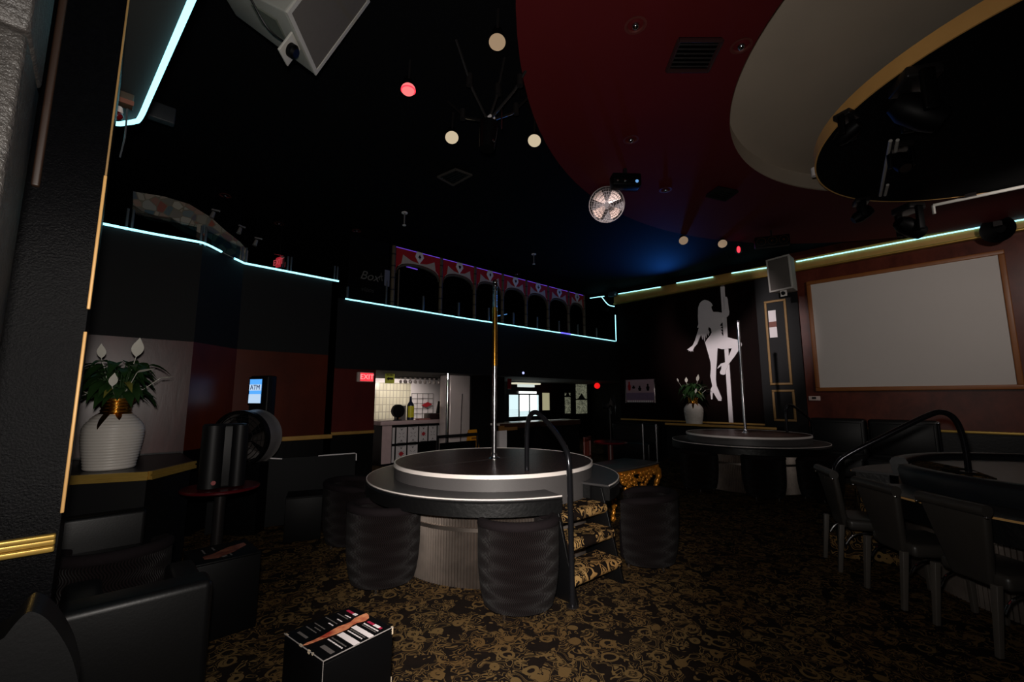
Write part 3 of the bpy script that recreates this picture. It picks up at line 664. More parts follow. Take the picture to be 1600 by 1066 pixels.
booth('black booth sofa below the pink poster in the back corner', 9.5, 10.15, 5.4, 6.7, 0)

# ------------------------------------------------------------------ cube tables with menu tops
def make_cube(label, loc, rz, h=0.455, s=0.33, menu=True):
    t = thing('cube_table', label, 'table', loc, rz, 'black cube tables')
    MB().box(-s / 2, s / 2, -s / 2, s / 2, 0, h - 0.012).obj('body', M['box_black'], t, bevel=0.004)
    top = MB().box(-s / 2, s / 2, -s / 2, s / 2, h - 0.012, h).obj('table_top', M['box_black'], t, bevel=0.003)
    return t, top
ct, ctop = make_cube('black cube table with a bright drinks-menu top in the foreground', (0.89, 2.09, 0), math.radians(8.5), 0.455, 0.335)
mw = pm('menu_white_print', '#d8cfd0', 0.6); mr = pm('menu_crimson_print', '#9c1d3c', 0.5); mg = pm('menu_grey_print', '#55504e', 0.6); mb = pm('menu_blue_grey_print', '#3a3d4a', 0.6)
def tint(name, a, b):
    n = NT(name); co = n.co(); f = n.noise(co, 18, 3)[0]; n.set(Base_Color=n.mix(n.ramp(f, [(0.35, (0, 0, 0)), (0.65, (1, 1, 1))]), lin(a), lin(b)), Roughness=0.4); return n.m
mskin = tint('printed_leg_photo', '#8e2a1c', '#cf8a62')
H = 0.4555
def flat(name, quads, mat, z=H, d=0.0008):
    m = MB()
    for x0, x1, y0, y1 in quads: m.box(x0, x1, y0, y1, z, z + d)
    return m.obj(name, mat, ctop, smooth=0)
# local axes on the top: +x runs towards the right-hand corner, +y away from us
leg_poly = [(-0.166, 0.015), (-0.150, 0.005), (-0.120, 0.001), (-0.06, -0.006), (-0.02, -0.012), (0.03, -0.012), (0.06, 0.0), (0.085, 0.002), (0.12, -0.012), (0.145, -0.002), (0.16, 0.022), (0.165, 0.05), (0.135, 0.052), (0.10, 0.05), (0.07, 0.034), (0.045, 0.034), (0.01, 0.040), (-0.04, 0.030), (-0.08, 0.022), (-0.12, 0.018), (-0.145, 0.022)]
mm = MB().prism([(a * 1.0, b - 0.01) for a, b in leg_poly], H + 0.001, H + 0.002).obj('printed_leg', mskin, ctop, smooth=0)
flat('white_bar', [(-0.03, 0.0, -0.164, -0.03), (0.045, 0.07, -0.164, -0.022)], mw)
rl = random.Random(3)
q = []; g2 = []
for k, x in enumerate((-0.075, -0.058, 0.018, 0.032, 0.088, 0.10)):
    y = -0.145
    while y < -0.04:
        l = rl.uniform(0.006, 0.018); (q if k in (0, 2, 5) else g2).append((x, x + 0.006, y, min(y + l, -0.03))); y += l + 0.004
for k, x in enumerate((-0.08, -0.06, -0.04, 0.0, 0.02, 0.045, 0.075, 0.09)):
    y = 0.06
    while y < 0.15 - (0.05 if k % 2 else 0.0):
        l = rl.uniform(0.006, 0.018); (q if k in (3, 5, 7) else g2).append((x, x + 0.005, y, y + l)); y += l + 0.004
flat('menu_print_white', q, mw)['kind'] = 'stuff'; flat('menu_print_grey', g2, mg)['kind'] = 'stuff'
flat('menu_footer', [(-0.125, -0.105, -0.145, -0.06), (-0.13, -0.118, 0.05, 0.13)], mg)
flat('crimson_heading', [(0.118, 0.131, -0.14, -0.035), (0.118, 0.131, 0.06, 0.14)], mr)
flat('heading_white_end', [(0.117, 0.132, -0.125, -0.085), (0.117, 0.132, 0.06, 0.085)], mw, H + 0.0006)
for x, y, b, z0, z1 in ((-0.1675, 0.15, 0.02, 0.45, 0.456), (-0.169, 0.02, 0.02, 0.449, 0.4565), (-0.169, -0.05, 0.014, 0.444, 0.4565), (-0.1685, -0.08, 0.01, 0.448, 0.456)):
    MB().box(x, x + 0.006, y - b / 2, y + b / 2, z0, z1).obj('chipped_edge', M['chip'], ctop, smooth=0)
MB().box(0.162, 0.1685, -0.1685, -0.160, 0.425, 0.4565).obj('chipped_corner', M['chip'], ctop, smooth=0); MB().box(0.1655, 0.1685, -0.1685, -0.164, 0.22, 0.245).obj('chipped_corner', M['chip'], ct, smooth=0)
m = MB(); s = 0.1685
for a in ((-s, s, -s - 0.001, -s + 0.002), (-s - 0.001, -s + 0.002, -s, s)): m.box(a[0], a[1], a[2], a[3], 0.4535, 0.4562)
m.box(-s - 0.001, -s + 0.001, -s - 0.001, -s + 0.001, 0.0, 0.455)
m.obj('worn_edge', pm('worn_grey_edge', '#8d8784', 0.6), ct, smooth=0)
c2, c2top = make_cube('black cube table with a dim menu top beside the red-topped table', (0.70, 3.60, 0), math.radians(2), 0.475, 0.37)
ctop_save = ctop; ctop = c2top; H = 0.4755
flat('menu_border', [(-0.185, 0.185, 0.155, 0.185), (-0.185, 0.185, -0.185, -0.15), (-0.185, -0.15, -0.15, 0.155)], pm('charcoal_border', '#2c2b2b', 0.5))
MB().prism([(-0.12, -0.10), (-0.05, -0.13), (0.06, -0.06), (0.15, 0.03), (0.15, 0.10), (0.04, 0.06), (-0.06, -0.02), (-0.12, -0.04)], H + 0.0004, H + 0.0012).obj('printed_leg', tint('dim_leg_photo', '#4a1a12', '#7d4a35'), c2top, smooth=0)
flat('menu_line_grey', [(-0.03, 0.0, -0.13, -0.05), (0.02, 0.03, -0.13, -0.03), (-0.1, -0.09, 0.02, 0.12), (-0.04, -0.03, 0.06, 0.13)], mg, H)
make_cube('plain black cube table standing in front of the low dividing wall', (1.76, 5.22, 0), math.radians(-20), 0.455, 0.36)
tag(MB().prism([(0.837, 3.861), (0.915, 3.926), (0.990, 3.884), (0.933, 3.853), (0.905, 3.838)], 0.001, 0.012).obj('paper_scrap', M['white']), 'torn white paper scrap at the foot of the dim menu cube', 'litter')

# ------------------------------------------------------------------ lower left seats
t = thing('leather_armchair', 'black leather armchair with its flat back to us at lower left', 'armchair', (0.22, 3.0, 0))
MB().box(-0.27, 0.275, -0.34, -0.16, 0.05, 0.62).obj('backrest', M['leather'], t, bevel=0.035, seg=5)
MB().box(-0.27, -0.12, -0.16, 0.30, 0.05, 0.56).obj('arm', M['leather'], t, bevel=0.03); MB().box(0.14, 0.275, -0.16, 0.30, 0.05, 0.56).obj('arm', M['leather'], t, bevel=0.03)
MB().box(-0.12, 0.14, -0.16, 0.32, 0.05, 0.42).obj('seat', M['leather'], t, bevel=0.03)
t = thing('leather_armchair', 'dark armchair with a rounded sloping side in the bottom left corner', 'armchair', (-0.2, 1.95, 0))
m = MB(); m.M = Matrix(((1, 0, 0, 0), (0, 0, -1, 0), (0, 1, 0, 0), (0, 0, 0, 1)))
m.prism([(-0.5, 0.0), (0.20, 0.0), (0.20, 0.653)] + [(p.x + 0.2, p.y) for p in smooth_path([(x, z, 0) for x, z in ((0.030, 0.712), (0.009, 0.788), (-0.022, 0.859), (-0.053, 0.910), (-0.082, 0.934), (-0.101, 0.922), (-0.124, 0.884))], 5)] + [(-0.5, 0.62)], 0.0, 0.16).obj('side_panel', M['leather'], t, smooth=40)
MB().box(-0.5, 0.14, 0.0, 0.16, 0.0, 0.40).obj('seat', M['leather'], t, bevel=0.03)
# vase ledge with banquette below
LZ = 0.915
t = thing('vase_ledge', 'black ledge with gold front moulding below the white vase', 'ledge', (0, 5, 0))
led = [(-2.0, 4.95), (-0.10, 4.78), (0.345, 4.62), (0.70, 5.10), (0.70, 5.98), (-2.0, 5.98)]
MB().prism([(x, y - 5) for x, y in led], LZ - 0.03, LZ).obj('ledge_top', M['black_gloss'], t, smooth=0)
MB().prism([(x * 0.98, min(y - 5 + 0.04, 0.97)) for x, y in led], 0.0, LZ - 0.03).obj('base', M['black'], t, smooth=0)
m = MB()
for k in range(2):
    a, b = led[1 + k], led[2 + k]
    for off, z0, z1 in ((0.028, LZ - 0.062, LZ - 0.035), (0.016, LZ - 0.035, LZ - 0.018), (0.026, LZ - 0.018, LZ + 0.004)):
        d = (Vector(b) - Vector(a)).normalized(); nn = Vector((d.y, -d.x)) * off
        m.hexa([(a[0], a[1] - 5, z0), (a[0] + nn.x, a[1] + nn.y - 5, z0), (b[0] + nn.x, b[1] + nn.y - 5, z0), (b[0], b[1] - 5, z0), (a[0], a[1] - 5, z1), (a[0] + nn.x, a[1] + nn.y - 5, z1), (b[0] + nn.x, b[1] + nn.y - 5, z1), (b[0], b[1] - 5, z1)])
m.obj('gold_moulding', M['gold'], t, smooth=0)
t = thing('banquette', 'black banquette bench below the white vase ledge', 'bench', (-0.2, 4.42, 0))
MB().box(-0.8, 0.55, 0.02, 0.16, 0.08, 0.66).obj('backrest', M['leather'], t, bevel=0.03)
MB().box(-0.8, 0.55, -0.42, 0.04, 0.08, 0.42).obj('seat', M['leather'], t, bevel=0.03)
# low dividing wall with a pale cap line
p0, p1 = Vector((0.98, 6.02)), Vector((2.50, 5.62)); d = (p1 - p0).normalized(); nn = Vector((-d.y, d.x)) * 0.09
t = thing('dividing_wall', 'low charcoal dividing wall in front of the drum fan', 'low wall', (p0.x, p0.y, 0), math.atan2(d.y, d.x))
L = (p1 - p0).length
MB().box(0, L, 0, 0.09, 0, 0.785).obj('panel', M['black_wall'], t, bevel=0.006)
MB().box(-0.02, 0.24, -0.02, 0.0, 0.74, 0.80).obj('gold_stub', M['gold_flat'], t)
MB().tube([(L - 0.45, 0.0, 0.785), (L - 0.02, 0.0, 0.792), (L + 0.004, 0.0, 0.785), (L + 0.006, 0.0, 0.70)], 0.008, 8).obj('cap_edge', M['white'], t)
MB().tube(smooth_path([(0.20, -0.01, 0.80), (0.30, -0.01, 0.83), (0.45, -0.01, 0.82), (0.6, -0.01, 0.79), (0.72, -0.01, 0.775)], 5), 0.008, 8).obj('loose_cable', M['white'], t)

# ------------------------------------------------------------------ red-topped table with loudspeaker, drum fan, cash machine
t = thing('pedestal_table', 'round red-topped pedestal table carrying the black loudspeaker', 'table', (0.855, 4.66, 0))
MB().lathe([(0, 0.70), (0.285, 0.70), (0.30, 0.71), (0.30, 0.722), (0.29, 0.73), (0, 0.73)], 56).obj('table_top', M['red_top'], t)
MB().cyl(0.045, 0.03, 0.70, 20).obj('pedestal', M['dark_metal'], t); MB().lathe([(0.24, 0), (0.24, 0.015), (0.06, 0.04), (0.045, 0.05)], 36).obj('foot', M['dark_metal'], t)
t = thing('loudspeaker', 'black loudspeaker with rounded uprights on the red-topped table', 'speaker', (0.855, 4.66, 0.73), math.radians(-8))
MB().box(-0.17, 0.17, -0.11, 0.16, 0, 0.54).obj('cabinet', M['rubber'], t, bevel=0.02)
MB().at((-0.09, -0.09, 0)).cyl(0.085, 0.012, 0.535, 32).obj('grille', M['rubber'], t); MB().at((0.105, -0.09, 0)).cyl(0.062, 0.012, 0.535, 32).obj('grille', M['rubber'], t)
MB().at((-0.065, -0.176, 0.06), rx=PI / 2).cyl(0.018, 0, 0.004, 16).obj('red_badge', pm('red_badge', '#8a1f1f', 0.4), t)
# drum fan
t = thing('drum_fan', 'black-grilled drum fan with grey shell on the low dividing wall', 'fan', (1.30, 5.83, 0.0), math.radians(-42))
R0 = 0.30
def yM(z): m = Matrix.Identity(4); return Matrix.Translation((0, 0, z)) @ Matrix.Rotation(PI / 2, 4, 'X')
m = MB(); m.M = yM(1.05); m.lathe([(R0 - 0.01, 0.20), (R0 + 0.015, 0.20), (R0 + 0.015, 0.12), (R0 - 0.01, 0.12)], 48); m.obj('front_ring', M['box_black'], t)
m = MB(); m.M = yM(1.05); m.lathe([(R0 + 0.005, 0.13), (R0 + 0.01, -0.02), (R0 + 0.005, -0.10), (R0 + 0.02, -0.13), (R0 - 0.03, -0.13)], 48); m.disc(R0 - 0.02, -0.12, 48, up=False); m.obj('drum', M['drum'], t)
m = MB(); m.M = yM(1.05)
for r in (0.09, 0.13, 0.17, 0.21, 0.25, 0.285): m.tube([(r * math.cos(a), r * math.sin(a), 0.205 - 0.06 * (r / 0.3) ** 2 + 0.03) for a in [2 * PI * k / 40 for k in range(40)]], 0.003, 5, closed=True)
for k in range(12): a = 2 * PI * k / 12; m.tube([(0.05 * math.cos(a), 0.05 * math.sin(a), 0.232), (0.295 * math.cos(a + 0.5), 0.295 * math.sin(a + 0.5), 0.17)], 0.003, 5)
m.obj('front_grille', M['dark_metal'], t)
m = MB(); m.M = yM(1.05)
for k in range(5):
    a = 2 * PI * k / 5 + 0.9; b = a + 0.75
    m.add([(0.06 * math.cos(a), 0.06 * math.sin(a), 0.06), (0.27 * math.cos(a - 0.1), 0.27 * math.sin(a - 0.1), 0.08), (0.27 * math.cos(b), 0.27 * math.sin(b), 0.0), (0.06 * math.cos(b), 0.06 * math.sin(b), 0.02)], [(0, 1, 2, 3)])
m.disc(0.29, -0.02, 40)
o = m.obj('blades', [M['dark_blade'], M['box_black']], t, smooth=0); o.data.polygons[len(o.data.polygons) - 1].material_index = 1
m = MB(); m.M = yM(1.05); m.lathe([(0.07, 0.23), (0.078, 0.245), (0.06, 0.25), (0.052, 0.235)], 32); m.disc(0.055, 0.238, 32); m.obj('hub_ring', M['dark_metal'], t)
MB().box(-0.2, 0.2, -0.1, 0.1, 0, 0.77).obj('stand', M['box_black'], t)
t = thing('cash_machine', 'dark cash machine with a lit blue and white display by the brown wall', 'cash machine', (1.46, 6.18, 0), math.radians(-66))
MB().box(-0.12, 0.20, -0.05, 0.08, 0, 1.78).obj('body', M['rubber'], t, bevel=0.02)
MB().box(-0.12, 0.13, -0.06, -0.05, 1.42, 1.76).obj('display_bezel', M['box_black'], t)
MB().box(-0.10, 0.11, -0.064, -0.06, 1.44, 1.735).obj('display', em('blue_display', (0.10, 0.42, 1.0, 1), 1.0), t, smooth=0)
m = MB().box(-0.10, 0.11, -0.067, -0.064, 1.595, 1.67); m.box(-0.10, 0.11, -0.067, -0.064, 1.44, 1.55); m.obj('display_band', em('white_display', (0.55, 0.75, 1.0, 1), 0.9), t, smooth=0)
text('lettering', 'ATM', pm('blue_print', '#1560c0', 0.5), 0.085, t, (0.005, -0.068, 1.632), (PI / 2, 0, 0))

# ------------------------------------------------------------------ vases of peace lilies
def leaf(m, base, d, L, wd, droop):
    d = Vector(d).normalized(); side = d.cross(Vector((0, 0, 1))).normalized(); n = 8; vs = []; fs = []
    for i in range(n + 1):
        t = i / n; p = Vector(base) + d * (L * t) + Vector((0, 0, -droop * L * t * t))
        wv = wd * math.sin(PI * min(1, t ** 0.8)) * (1 - 0.35 * t) + 0.001
        vs += [p - side * wv + Vector((0, 0, wv * 0.35)), p, p + side * wv + Vector((0, 0, wv * 0.35))]
    for i in range(n):
        for k in range(2): fs.append((3 * i + k, 3 * i + k + 1, 3 * i + 4 + k, 3 * i + 3 + k))
    m.add(vs, fs)
def make_lily(label):
    t = thing('potted_peace_lily', label, 'potted plant', group='white vases of peace lilies'); r = random.Random(11)
    prof = [(0.0, 0.0), (0.158, 0.0), (0.168, 0.01)]
    n = 76
    for i in range(n + 1):
        u = i / n; z = 0.012 + 0.44 * u
        R = 0.168 + 0.036 * math.sin(PI * min(1, u / 0.70) * 0.5) ** 1.2 if u < 0.70 else 0.204 - 0.09 * ((u - 0.70) / 0.30) ** 1.7
        prof.append((R + 0.0028 * math.sin(u * 19 * 2 * PI), z))
    MB().lathe(prof, 64).obj('vase', M['ceramic'], t, smooth=70)
    pf = []
    for i in range(41):
        u = i / 40; pf.append((0.110 - 0.014 * math.sin(PI * u) + 0.018 * u * u + 0.004 * math.sin(u * 5 * 2 * PI), 0.448 + 0.135 * u))
    pf += [(0.105, 0.583), (0.09, 0.50)]
    MB().lathe(pf, 56).obj('gold_neck', M['brass'], t, smooth=70)
    for a, l, wd in ((-108, 0.12, 0.022), (-70, 0.05, 0.02), (-160, 0.05, 0.02), (10, 0.06, 0.02), (90, 0.08, 0.02), (150, 0.05, 0.02)):
        m = MB(); a = math.radians(a); vs = []; k = 8
        for i in range(k + 1):
            u = i / k; z = 0.455 - l * u; uu = (z - 0.012) / 0.44
            R = 0.207 - 0.09 * (max(0, uu - 0.70) / 0.30) ** 1.7 + 0.003
            wq = wd * (1 - u ** 2) + 0.002
            vs += [(R * math.cos(a - wq / R), R * math.sin(a - wq / R), z), (R * math.cos(a + wq / R), R * math.sin(a + wq / R), z)]
        m.add(vs, [(2 * i, 2 * i + 1, 2 * i + 3, 2 * i + 2) for i in range(k)])
        m.obj('gold_drip', M['brass'], t)
    m = MB(); st = MB()
    for k in range(92):
        a = r.uniform(0, 2 * PI); el = r.uniform(-0.2, 1.25); L = r.uniform(0.12, 0.21); hh = r.uniform(0.02, 0.32)
        o = Vector((0.05 * math.cos(a), 0.05 * math.sin(a), 0.56)); reach = r.uniform(0.04, 0.15) * math.cos(el * 0.8)
        p = Vector((reach * 1.2 * math.cos(a), reach * 1.2 * math.sin(a), 0.58 + hh))
        leaf(m, p, (math.cos(a), math.sin(a), el * 0.5), L, L * 0.31, r.uniform(0.5, 1.1))
        st.tube([o, (o + p) / 2 + Vector((0, 0, 0.06)), p], 0.003, 5)
    m.obj('foliage', M['leaf'], t); st.obj('stems', M['leaf'], t)
    m = MB()
    for a, hh, L in ((-60, 0.10, 0.16), (-100, 0.05, 0.14)): leaf(m, (0.1 * math.cos(math.radians(a)), 0.1 * math.sin(math.radians(a)), 0.62 + hh), (math.cos(math.radians(a)), math.sin(math.radians(a)), 0.1), L, 0.03, 0.7)
    m.obj('dry_leaves', M['yellow_leaf'], t)
    for k, (x, y, z, dx, dz, L) in enumerate(((0.10, -0.05, 1.0, 0.12, 0.9, 0.15), (-0.13, -0.02, 0.98, -0.05, 1.0, 0.11), (-0.30, 0.0, 1.0, -0.3, 0.8, 0.08), (0.14, -0.18, 0.86, 1.0, 0.15, 0.13), (0.0, -0.22, 0.74, 0.1, 0.8, 0.10), (-0.24, -0.12, 0.72, 0.3, -0.7, 0.09), (0.28, -0.05, 0.82, 1.0, 0.0, 0.10))):
        m = MB(); leaf(m, (x, y, z - 0.06), (dx, -0.25, dz), L, L * 0.33, -0.15)
        m.tube([(0.02 * math.copysign(1, x), 0, 0.58), (x * 0.6, y * 0.6, (z + 0.5) / 2), (x, y, z - 0.06)], 0.003, 5)
        m.obj('flower', M['petal'], t)
    return t
l1 = make_lily('gold-necked white vase of peace lilies on the ledge at left')
l1.location = (0.115, 5.06, LZ + 0.001); l1.rotation_euler = (0, 0, math.radians(-12))
dup(l1, (10.21, 4.62, 0.902), math.radians(-50), 'white vase of peace lilies on the ledge beside the dancer cut-out', scale=1.05)

# carved gilt table behind the nearer stage
t = thing('gilt_table', 'low table with carved gilt legs and dark top behind the nearer stage', 'table', (5.30, 3.48, 0))
m = MB().prism([(-0.58, -0.25), (-0.3, -0.31), (0.3, -0.31), (0.58, -0.29), (0.62, 0), (0.58, 0.29), (-0.58, 0.29), (-0.62, 0)], 0.575, 0.605)
m.obj('table_top', M['dark_lam'], t, bevel=0.01)

m = MB(); r = random.Random(5)
m.box(-0.54, 0.54, -0.27, -0.25, 0.50, 0.575); m.box(-0.54, 0.54, 0.25, 0.27, 0.50, 0.575); m.box(-0.56, -0.54, -0.25, 0.25, 0.50, 0.575); m.box(0.54, 0.56, -0.25, 0.25, 0.50, 0.575)
for k in range(150):
    u = r.uniform(-0.5, 0.5); z = 0.52 - r.random() * 0.30 * math.exp(-(u / 0.32) ** 2) + r.uniform(-0.02, 0.03)
    m.sphere((u, -0.275 + r.uniform(-0.01, 0.012), z), r.uniform(0.012, 0.03), 8, 6)
for k in range(40): m.sphere((-0.57, r.uniform(-0.25, 0.25), r.uniform(0.42, 0.55)), r.uniform(0.012, 0.028), 8, 6)
m.obj('carved_apron', M['old_gold'], t, smooth=60)
for x in (-0.53, 0.53):
    for y in (-0.24, 0.24):
        m = MB(); sx = math.copysign(1, x); sy = math.copysign(1, y)
        pts = smooth_path([(x, y, 0.56), (x + 0.05 * sx, y + 0.03 * sy, 0.44), (x + 0.02 * sx, y, 0.30), (x - 0.02 * sx, y, 0.15), (x + 0.02 * sx, y + 0.01 * sy, 0.05), (x + 0.05 * sx, y + 0.03 * sy, 0.02)], 6)
        N = len(pts); m.tube(pts, [0.05 - 0.028 * min(1, i / (N * 0.6)) + 0.006 * math.sin(i * 1.9) for i in range(N)], 12)
        for k in range(16): u = r.random(); p = pts[int(u * (N - 1))]; m.sphere((p[0] + r.uniform(-.03, .03), p[1] + r.uniform(-.03, .03), max(0.03, p[2])), r.uniform(0.01, 0.022), 8, 6)
        m.obj('leg', M['old_gold'], t, smooth=60)

# ------------------------------------------------------------------ bar under the gallery
struct(MB().box(3.3, 7.6, 10.9, 11.0, 0, 2.05).obj('wall_back', M['white'], smooth=0))
a = (7.627, 10.900, 1.169)
struct(MB().box(7.6, 7.7, 8.6, 11.0, 0, 2.05).obj('wall_right', M['white'], smooth=0))
struct(MB().box(3.2, 3.3, 7.02, 11.0, 0, 2.05).obj('wall_left', M['white'], smooth=0))
struct(MB().box(6.470, 7.539, 8.3, 8.6, 0, 2.05).obj('wall_back', M['black'], smooth=0))
# mirrored column
t = thing('mirrored_column', 'shiny silver-white column at the right end of the tiled bar', 'column', (6.063, 8.3, 0))
hw = 0.291
MB().box(-hw, hw, -0.12, 0.3, 0.0, 2.03).obj('shaft', pm('pearl_laminate', '#cdc2bf', 0.18, 0.2, var=0.1, vscale=2), t, bevel=0.03)
MB().tube([(0.0, -0.135, 0.3), (0.02, -0.135, 1.15), (0.04, -0.135, 1.6)], 0.012, 8).obj('edge_strip', M['chrome'], t)
# bar counter with framed tiles
bl, br = 4.680, 6.456
BT = 0.987
t = thing('bar_counter', 'pinkish white bar counter with a front of framed white tiles', 'bar counter', ((bl + br) / 2, 9.2, 0))
hw = (br - bl) / 2; pinkish = pm('pinkish_white_laminate', '#b9a3a3', 0.5)
MB().box(-hw - 0.08, hw, -0.06, 0.55, BT - 0.09, BT).obj('counter_top', pinkish, t, bevel=0.01)
MB().box(-hw, hw, 0.0, 0.5, 0, BT - 0.09).obj('body', M['box_black'], t, smooth=0)
MB().box(-hw - 0.01, -hw + 0.22, -0.012, 0.0, 0.05, BT - 0.09).obj('end_post', pinkish, t, smooth=0)
tile = pm('white_bar_tile', '#c9c5c6', 0.35); motif = pm('black_tile_motif', '#26262a', 0.5); redm = pm('red_tile_motif', '#a3222c', 0.5)
x0 = -hw + 0.22; cols = [0.10, 0.30, 0.30, 0.26, 0.26, 0.26, 0.26]; xx = x0
tH = (BT - 0.09 - 0.12) / 2
for c, wd in enumerate(cols):
    for rw in range(2):
        if rw == 0 and c in (3, 4, 5): continue
        z0 = 0.06 + rw * (tH + 0.03); z1 = z0 + tH - 0.03
        if xx + wd > hw: continue
        ti = MB().box(xx + 0.02, xx + wd - 0.02, -0.014, 0.0, z0, z1).obj('tile', tile, t, smooth=0)
        if c == 0: continue
        xc = xx + wd / 2; zc = (z0 + z1) / 2; m = MB(); m.M = Matrix(((1, 0, 0, xc), (0, 0, -1, -0.016), (0, 1, 0, zc), (0, 0, 0, 1)))
        s = wd * 0.22
        for sg in (-1, 1):
            m.prism([(-s * 0.5, sg * tH * 0.40), (0, sg * tH * 0.26), (s * 0.5, sg * tH * 0.40), (0, sg * tH * 0.34)][::(1 if sg > 0 else -1)], 0, 0.002)
            m.box(-s * 1.4, s * 1.4, sg * tH * 0.44 - 0.004, sg * tH * 0.44 + 0.004, 0, 0.002)
        for k in range(4):
            an = PI / 4 + k * PI / 2; m.tube([(math.cos(an) * s * 0.5, math.sin(an) * s * 0.5, 0.001), (math.cos(an) * s * 1.5, math.sin(an) * s * 1.2, 0.001)], 0.004, 4)
        m.obj('tile_motif', motif, ti, smooth=0)
        if (c, rw) in ((1, 0), (3, 1)):
            m = MB(); m.M = Matrix(((1, 0, 0, xc), (0, 0, -1, -0.019), (0, 1, 0, zc), (0, 0, 0, 1)))
            m.prism([(-s * 1.1, 0), (0, -s * 0.9), (s * 1.1, 0), (0, s * 0.9)], 0, 0.002); m.obj('tile_diamond', redm, ti, smooth=0)
    xx += wd
# white tiled shelves behind: rows of white tiles with dark joints
def tiles():
    n = NT('white_wall_tiles'); b = n.n('ShaderNodeTexBrick'); mp = n.n('ShaderNodeMapping'); mp.inputs['Rotation'].default_value = (PI / 2, 0, 0)
    n.l(n.co(), mp.inputs[0]); n.l(mp.outputs[0], b.inputs[0]); b.offset = 0.0
    b.inputs['Scale'].default_value = 1.0; b.inputs['Brick Width'].default_value = 0.10; b.inputs['Row Height'].default_value = 0.19; b.inputs['Mortar Size'].default_value = 0.009
    b.inputs['Color1'].default_value = lin('#e0dcc6'); b.inputs['Color2'].default_value = lin('#cfcab4'); b.inputs['Mortar'].default_value = lin('#a9a596'); n.set(Base_Color=b.outputs[0], Roughness=0.25); return n.m
tp0, tp1 = (5.308, 10.880, 1.878), (6.330, 10.880, 0.980)
tag(MB().box(tp0[0] - 0.4, tp1[0], 10.86, 10.895, 0.8, 1.92).obj('tiled_panel', tiles()), 'pale tiled panel on the wall behind the bar', 'tiles')
t = thing('wire_rack', 'wire grid rack with red shapes on the bar back wall', 'rack', (6.714, 10.850, 1.185))
m = MB()
for k in range(5): m.tube([(-0.35 + 0.175 * k, 0, -0.25), (-0.35 + 0.175 * k, 0, 0.45)], 0.006, 5)
for k in range(6): m.tube([(-0.35, 0, -0.25 + 0.14 * k), (0.35, 0, -0.25 + 0.14 * k)], 0.006, 5)
m.obj('wires', M['dark_metal'], t)
m = MB(); m.M = Matrix(((1, 0, 0, 0.1), (0, 0, -1, -0.02), (0, 1, 0, 0.12), (0, 0, 0, 1))); m.prism([(-0.16, 0), (0, -0.06), (0.2, 0.02), (0.05, 0.09)], 0, 0.02); m.obj('red_shape', redm, t)
# hanging glasses
gp = thing('glass_rack', 'dark overhead rack the wine glasses hang from', 'rack', (5.886, 9.45, 1.93))
m = MB()
for k in range(3): m.box(-0.75, 0.75, -0.25 + 0.2 * k, -0.23 + 0.2 * k, 0.06, 0.08)
m.obj('rails', M['dark_metal'], gp)
gm = pm('hanging_glass', '#cfc4be', 0.12, 0.3); gr = pm('hanging_red_glass', '#8a4a48', 0.15, 0.2)
m = MB().lathe([(0.03, 0.0), (0.03, -0.004), (0.005, -0.012), (0.005, -0.05), (0.028, -0.065), (0.034, -0.09), (0.026, -0.13), (0.023, -0.13), (0.031, -0.09), (0.0, -0.07)], 12)
g0 = m.obj('wine_glass', gm); tag(g0, 'wine glass hanging upside down over the bar counter', 'glass', 'glasses hanging over the bar')
g0r = None
for rw in range(2):
    for k in range(11):
        o = g0 if rw == 0 and k == 0 else g0.copy()
        if o is not g0: S.collection.objects.link(o)
        o.location = (gp.location.x - 0.68 + 0.135 * k, gp.location.y - 0.24 + 0.2 * rw, 1.985)
# things on the bar
zt = BT
def on_bar(px): return px
bx = lambda f: bl + (br - bl) * f
t = thing('desk_fan', 'small round black fan standing on the bar counter', 'fan', (bx(0.235), 9.3, zt))
m = MB(); m.M = Matrix.Translation((0, 0, 0.22)) @ Matrix.Rotation(PI / 2, 4, 'X'); m.cyl(0.15, -0.05, 0.05, 32); m.obj('cage', M['box_black'], t, bevel=0.015)
MB().cyl(0.025, 0.02, 0.1, 16).obj('neck', M['box_black'], t); MB().cyl(0.1, 0, 0.02, 24).obj('foot', M['box_black'], t)
t = thing('display_bottle', 'large bottle with a bright yellow label on the bar', 'bottle', (bx(0.47), 9.45, zt))
MB().lathe([(0, 0), (0.085, 0), (0.085, 0.34), (0.075, 0.37), (0.03, 0.44), (0.028, 0.56), (0, 0.56)], 28).obj('body', pm('dark_bottle', '#2a3048', 0.15), t)
MB().lathe([(0.087, 0.06), (0.087, 0.33)], 28, -PI * 0.9, -PI * 0.1).obj('label_band', pm('yellow_label', '#e8de30', 0.4), t)
t = thing('card_machine', 'dark till machine with an upright screen at the right of the bar', 'machine', (bx(0.80), 9.35, zt))
MB().box(-0.2, 0.2, -0.12, 0.12, 0, 0.14).obj('base', pm('brown_black_plastic', '#2a1a1c', 0.4), t, bevel=0.02); MB().at((0.13, 0, 0.14), ry=0.2).box(-0.05, 0.05, -0.02, 0.02, 0, 0.30).obj('screen', M['dark_metal'], t, bevel=0.008)
t = thing('paint_bucket', 'grey and orange carton beside the black fan on the bar', 'carton', (bx(0.345), 9.55, zt))
MB().box(-0.12, 0.12, -0.06, 0.06, 0, 0.34).obj('box', M['drum'], t); MB().box(-0.12, -0.03, -0.062, -0.06, 0.03, 0.2).obj('orange_panel', pm('orange_print', '#a86a28', 0.6), t)
tag(MB().at((bx(0.6), 9.25, zt)).box(-0.16, 0.16, -0.08, 0.08, 0, 0.03).obj('bar_tray', pm('pink_tray', '#b0706c', 0.5), bevel=0.008), 'flat pinkish tray on the bar counter', 'tray')
